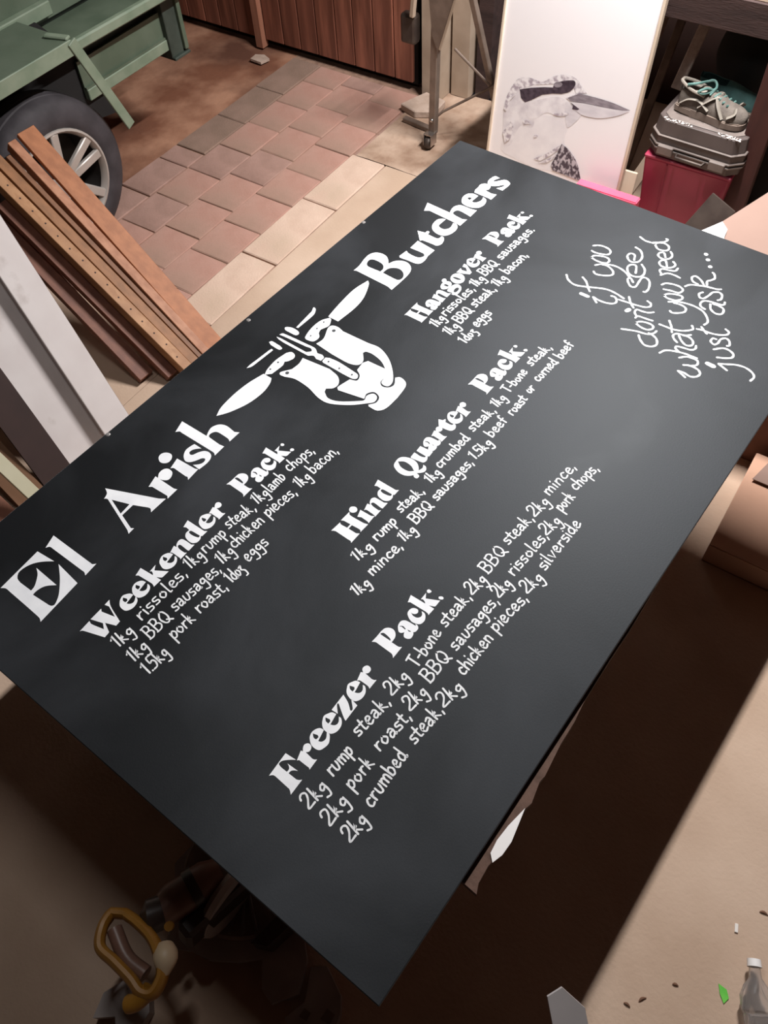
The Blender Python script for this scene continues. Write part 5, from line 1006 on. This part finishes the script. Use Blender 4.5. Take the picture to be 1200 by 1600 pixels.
bm = bmesh.new(); prism(bm, [(-.50,2.30),(-.432,2.43),(-.405,2.40),(-.40,2.36),(-.36,2.23)], 0, .002); o = link('paper_sheet', bm, M_PAPER, None, 'white paper corner lying on the pale cardboard box', 'paper'); o.location = (.028, -.01, .556)
low = carton('cardboard_box', (.235, 1.812), (.47, .415), .085, 0, M_CARD, 'flat tan cardboard box on the floor beyond the right edge of the sign', (('b', PI*.999, .412),))
carton('cardboard_box', (.105, 2.140), (.44, .16), .22, math.radians(2), M_CARDD, 'dark brown cardboard box behind the flat tan box', (('f', PI*.999, .07), ('b', PI*.999, .07)))
bm = bmesh.new(); prism(bm, [(.02,1.90),(.05,2.03),(.16,2.03),(.16,1.90)], 0, .003); o = link('paper_sheet', bm, M_CARDL, None, 'pale pink sheet lying on the flat tan box', 'paper'); o.location = (.004, 0, .096)

# ------------------------------------------------------------------ steel stand with castor by the door
st = empty('steel_stand', (-1.9, 3.14, 0), 0, 'dusty grey steel folding stand with a castor beside the timber door', 'stand')
def sp(name, m, fn, smooth=False, **k):
    bm = bmesh.new(); fn(bm); return link(name, bm, m, st, smooth=smooth, local=False, **k)
sp('leg', M_STEEL, lambda b: beam(b, (-1.905, 3.135, .055), (-1.885, 3.135, .86), .034, .034, Vector((0,1,0)), .003))
sp('leg', M_STEEL, lambda b: beam(b, (-1.62, 3.30, .02), (-1.80, 3.15, .86), .026, .026, Vector((0,1,0)), .003))
def gusset(b):
    vs = prism(b, [(-1.925,.72),(-1.90,.50),(-1.868,.432),(-1.845,.50),(-1.775,.72)], 3.112, 3.118)
    bmesh.ops.transform(b, matrix=Matrix(((1,0,0,0),(0,0,1,0),(0,1,0,0),(0,0,0,1))), verts=vs)
sp('gusset', M_STEEL, gusset)
sp('gusset_edge', M_CREAM, lambda b: beam(b, (-1.862, 3.112, .45), (-1.780, 3.112, .70), .012, .006, Vector((0,1,0))))
sp('brace_rod', M_STEEL, lambda b: tube(b, [(-1.833,3.19,.43),(-1.67,3.22,.30)], .006, 8), True)
sp('brace_rod', M_STEEL, lambda b: tube(b, [(-1.895,3.15,.13),(-1.87,3.16,.155),(-1.60,3.25,.33)], .006, 8), True)
sp('pivot_bolt', M_CHROME, lambda b: bmesh.ops.create_uvsphere(b, u_segments=10, v_segments=6, radius=.009, matrix=Matrix.Translation((-1.897,3.11,.13))), True)
sp('castor_fork', M_CHROME, lambda b: (box(b, (-1.925,3.105,.042), (.004,.05,.05), None, .001), box(b, (-1.885,3.105,.042), (.004,.05,.05), None, .001), box(b, (-1.905,3.11,.068), (.046,.05,.004))))
sp('castor_wheel', M_STEELD, lambda b: lathe(b, [(-.014,.001),(-.014,.024),(-.008,.028),(.008,.028),(.014,.024),(.014,.001)], 20, 'X', (-1.905,3.095,.0285)), True)
sp('clamp_knob', M_STEELD, lambda b: box(b, (-2.02, 3.13, .50), (.075, .05, .12), None, .012, 2))
sp('cross_bar', M_CREAM, lambda b: beam(b, (-1.99, 3.10, .56), (-1.955, 3.10, .84), .022, .022, Vector((0,1,0)), .004))
stick((-2.13,3.235,.014), (-1.965,3.215,.014), .03, .022, M_STEEL, 'metal_offcut', 'short dusty metal offcut on the floor in front of the stone slab', 'offcut', Vector((0,0,1)))
stick((-1.93,3.33,.62), (-1.50,3.33,.655), .03, .10, M_POST, 'rail_board', 'pinkish timber rail behind the steel stand, left of the print', 'board', Vector((0,0,1))) if False else None

# ------------------------------------------------------------------ mitre saw on the floor under the sign's near corner
ms = empty('mitre_saw', (-.55, .0, 0), 0, 'mitre saw with a yellow handle on the floor below the near edge of the sign', 'saw')
def mp_(name, m, fn, smooth=False, **k):
    bm = bmesh.new(); fn(bm); return link(name, bm, m, ms, smooth=smooth, local=False, **k)
def arc(cx, cy, r, a0, a1, n): return [(cx+math.cos(math.radians(a0+(a1-a0)*i/n))*r, cy+math.sin(math.radians(a0+(a1-a0)*i/n))*r) for i in range(n+1)]
mp_('base', M_ALU, lambda b: prism(b, [(-.655,-.10),(-.60,-.075),(-.55,-.065),(-.49,-.03),(-.45,.005),(-.41,-.045),(-.375,-.055),(-.335,-.005),(-.36,.06),(-.40,.10),(-.42,.22),(-.74,.22),(-.76,.05),(-.70,-.02)], .035, .058), label='cast aluminium base')
for x, y in ((-.60,-.04),(-.385,.0),(-.46,.18),(-.70,.18)):
    mp_('base_leg', M_ALU, lambda b: prism(b, [(x-.03,y-.03),(x+.03,y-.03),(x+.03,y+.03),(x-.03,y+.03)], 0, .036))
mp_('turntable', M_STEEL, lambda b: lathe(b, [(.058,.001),(.058,.150),(.070,.152),(.076,.145),(.076,.001)], 40, 'Z', (-.60,.13,0)), True)
def ribs(b):
    for i in range(4):
        a = math.radians(-78+i*13); beam(b, (-.60+math.cos(a)*.03,.13+math.sin(a)*.03,.080), (-.60+math.cos(a)*.14,.13+math.sin(a)*.14,.080), .009, .006)
mp_('scale_rib', M_CASEL, ribs)
mp_('mounting_ear', M_ALU, lambda b: prism(b, [(-.70,-.30),(-.66,-.27),(-.63,-.295),(-.595,-.27),(-.60,-.22),(-.635,-.185),(-.69,-.20),(-.715,-.25)], .0, .045))
mp_('fence', M_STEELD, lambda b: prism(b, [(-.47,.015),(-.435,.03),(-.40,.16),(-.44,.17)], .06, .15))
mp_('foot_bracket', M_ALU, lambda b: prism(b, [(-.345,.055),(-.315,.075),(-.255,.045),(-.235,.015),(-.225,-.03),(-.27,-.045),(-.305,-.075),(-.335,-.06),(-.315,-.01)], .0, .05), label='pale aluminium foot')
mp_('bracket_hole', M_STEEL, lambda b: prism(b, [(-.267,-.017),(-.243,-.015),(-.244,.007),(-.265,.007)], .0505, .052))
mp_('bracket_hole', M_STEEL, lambda b: prism(b, [(-.31,-.04),(-.29,-.038),(-.291,-.02),(-.308,-.02)], .0505, .052))
mp_('motor', M_MOTORB, lambda b: tube(b, [(-.650,-.055,.26),(-.642,-.02,.25),(-.612,.06,.24),(-.600,.09,.235)], [.030,.042,.042,.030], 16), True)
mp_('motor_cap', M_MOTOR, lambda b: tube(b, [(-.672,-.075,.27),(-.66,-.07,.27),(-.645,-.045,.262)], [.02,.038,.036], 14), True)
mp_('motor_band', M_MOTOR, lambda b: tube(b, [(-.628,.020,.245),(-.620,.040,.243)], .046, 16), True)
mp_('saw_arm', M_MOTOR, lambda b: beam(b, (-.585,-.06,.22), (-.545,.17,.16), .045, .08, bevel=.01))
mp_('blade_guard', M_ALU, lambda b: lathe(b, [(-.012,.001),(-.012,.09),(.0,.098),(.012,.09),(.012,.001)], 28, 'X', (-.565,.06,.17)), True)
mp_('brass_bolt', M_YEL, lambda b: tube(b, [(-.604,-.055,.285),(-.603,-.057,.295)], .010, 10), True)
mp_('handle', M_YEL, lambda b: tube(b, spline([(-.725,-.105,.29),(-.718,-.135,.30),(-.695,-.165,.30),(-.650,-.168,.30),(-.600,-.172,.30),(-.566,-.178,.30),(-.545,-.165,.30),(-.552,-.130,.30),(-.585,-.105,.30),(-.62,-.092,.295),(-.665,-.088,.29),(-.70,-.090,.288)], 5), .012, 10, flat=1.7, closed=True), True, label='yellow loop handle')
mp_('handle_grip', M_MOTORB, lambda b: tube(b, spline([(-.700,-.125,.285),(-.640,-.150,.285),(-.585,-.150,.285)], 5), .017, 10), True)
mp_('handle_tip', M_YEL, lambda b: tube(b, spline([(-.555,-.165,.30),(-.565,-.195,.29),(-.585,-.215,.28)], 4), [.018]*8+[.010], 10), True)
mp_('lock_knob', M_YELL, lambda b: tube(b, spline([(-.585,-.085,.30),(-.565,-.105,.305),(-.550,-.130,.30)], 4), [.016,.02,.024,.026,.026,.024,.02,.016,.012], 12), True)
bm = bmesh.new(); tube(bm, spline([(-.60,.10,.20),(-.60,.20,.16),(-.58,.28,.10),(-.55,.36,.012),(-.45,.42,.012),(-.35,.5,.012)], 6), .006, 8)
link('power_cord', bm, M_MOTOR, ms, smooth=True, local=False)
bm = bmesh.new(); box(bm, (-.96,.42,.12), (.26,.30,.24), Matrix.Rotation(.5, 3, 'Z'), .02, 2); link('black_bulk', bm, M_BLACK, None, 'black bulk put in for the darkness under the sign behind the mitre saw', 'bag')  # black block filling in the darkness under the sign

# ------------------------------------------------------------------ small things on the right part of the floor
bm = bmesh.new(); P1 = Vector((.106,.236,.50)); yd = Vector((.62,-.66,-.42)).normalized(); xd = Vector((.66,.62,0)).normalized(); xd = (xd-yd*xd.dot(yd)).normalized(); zd = xd.cross(yd)
ln = .50/-yd.z-.004; prism(bm, [(0,0),(0,ln),(.062,ln),(.062,.030),(.029,-.010)], -.003, .003, Matrix((xd, yd, zd)).transposed().to_4x4()); bmesh.ops.translate(bm, vec=P1, verts=bm.verts)
bmesh.ops.recalc_face_normals(bm, faces=bm.faces)
link('offcut_strip', bm, M_OFFCUT, None, 'grey white plastic strip standing up at the bottom of the picture', 'strip')
# crumpled clear bottle
bt = empty('plastic_bottle', (.505, .60, .036), math.radians(-66), 'crumpled clear plastic bottle at the lower right corner', 'bottle')
glass = bpy.data.materials.new('clear_plastic'); glass.use_nodes = True; g = glass.node_tree.nodes['Principled BSDF']
g.inputs['Transmission Weight'].default_value = .93; g.inputs['Roughness'].default_value = .08; g.inputs['IOR'].default_value = 1.45; g.inputs['Base Color'].default_value = (.93,.92,.92,1)
bm = bmesh.new(); prof = [(-.012,.012),(0,.013),(.012,.014),(.03,.024),(.05,.033),(.08,.034),(.085,.031),(.09,.034),(.13,.034),(.135,.031),(.14,.034),(.19,.033),(.20,.024),(.201,.004)]
lathe(bm, prof, 26, 'X')
for v in bm.verts:
    q = noise.noise(v.co*42)*.012+noise.noise(v.co*95+Vector((3,1,0)))*.006
    if v.co.x > .02: v.co.y += q; v.co.z += q*.8
ob = link('bottle_body', bm, glass, bt, smooth=False); md = ob.modifiers.new('s', 'SOLIDIFY'); md.thickness = .0012
bm = bmesh.new(); lathe(bm, [(-.026,.001),(-.026,.015),(-.010,.016),(-.009,.001)], 22, 'X'); link('cap', bm, M_PAPER, bt, smooth=True)
bm = bmesh.new(); prism(bm, [(-.016,.012),(.004,.010),(.014,-.004),(.008,-.020),(-.006,-.006)], 0, .0015); o = link('leaf', bm, M_LEAF, None, 'small bright green leaf scrap on the floor near the bottle', 'leaf'); o.location = (.468,.530,.0012)
bits = [(.275,.44,.016,0,'curled dry leaf bit'),(.305,.445,.02,1,'dry leaf bit'),(.400,.58,.014,.3,'small dry leaf bit'),(.36,.335,.02,.6,'long curled dry bit'),(.25,.30,.016,2.2,'thin dry twig bit'),(.355,.43,.012,1,'tiny dry crumb'),(.52,.85,.02,.2,'round dry scrap')]
pos = [(997,1513),(1016,1495),(1047,1449),(998,1575),(940,1556),(1025,1552),(1100,1288)]
DB = [(.2956,.3886),(.3207,.4178),(.3715,.4855),(.2776,.2914),(.2148,.3137),(.3149,.3247),(.4887,.7407)]
for (x, y), (a, b, s, rz, nm) in zip(DB, bits):
    bm = bmesh.new(); tube(bm, spline([(-s*.5,0,.002),(0,s*.12,.004),(s*.5,-s*.05,.002)], 3), [.0008,.0022,.003,.003,.0025,.0018,.0008], 6, flat=.5)
    o = link('leaf_litter', bm, M_DRY, None, 'brown dry plant scrap on the lit concrete at the lower right', 'debris', 'dry scraps on the lit concrete', smooth=True); o.location = (x, y, 0); o.rotation_euler = (0, 0, rz)
bm = bmesh.new(); box(bm, (0,0,.002), (.008,.020,.004), None, .001); o = link('white_chip', bm, M_CHIP, None, 'small white chip on the concrete right of the sign shadow', 'debris'); o.location = (.4459,.6747,0); o.rotation_euler = (0,0,.3)
bm = bmesh.new(); box(bm, (0,0,.001), (.007,.010,.002), None, .0005); o = link('white_chip', bm, M_CHIP, None, 'tiny white chip on the concrete below the green leaf', 'debris'); o.location = (.333,.352,0)

# ------------------------------------------------------------------ lamps
for k, (loc, w, l, p) in enumerate(LAMPS):
    lp = empty('ceiling_lamp', (loc[0], loc[1], 2.62), math.radians(-3.9), ['ceiling lamp batten above the far end of the sign', 'ceiling lamp batten above the near end of the sign'][k], 'lamp')
    bm = bmesh.new(); box(bm, (0, 0, .10), (.12, l+.12, .06), None, .006); link('lamp_body', bm, M_LAMPB, lp)
    for s in (-1, 1): bm = bmesh.new(); box(bm, (0, s*l*.4, .15), (.02, .02, .06)); link('hanger', bm, M_LAMPB, lp)
    bm = bmesh.new(); tube(bm, [(0,-l/2,.052),(0,l/2,.052)], .014, 12); link('tube', bm, M_TUBE, lp, smooth=True)
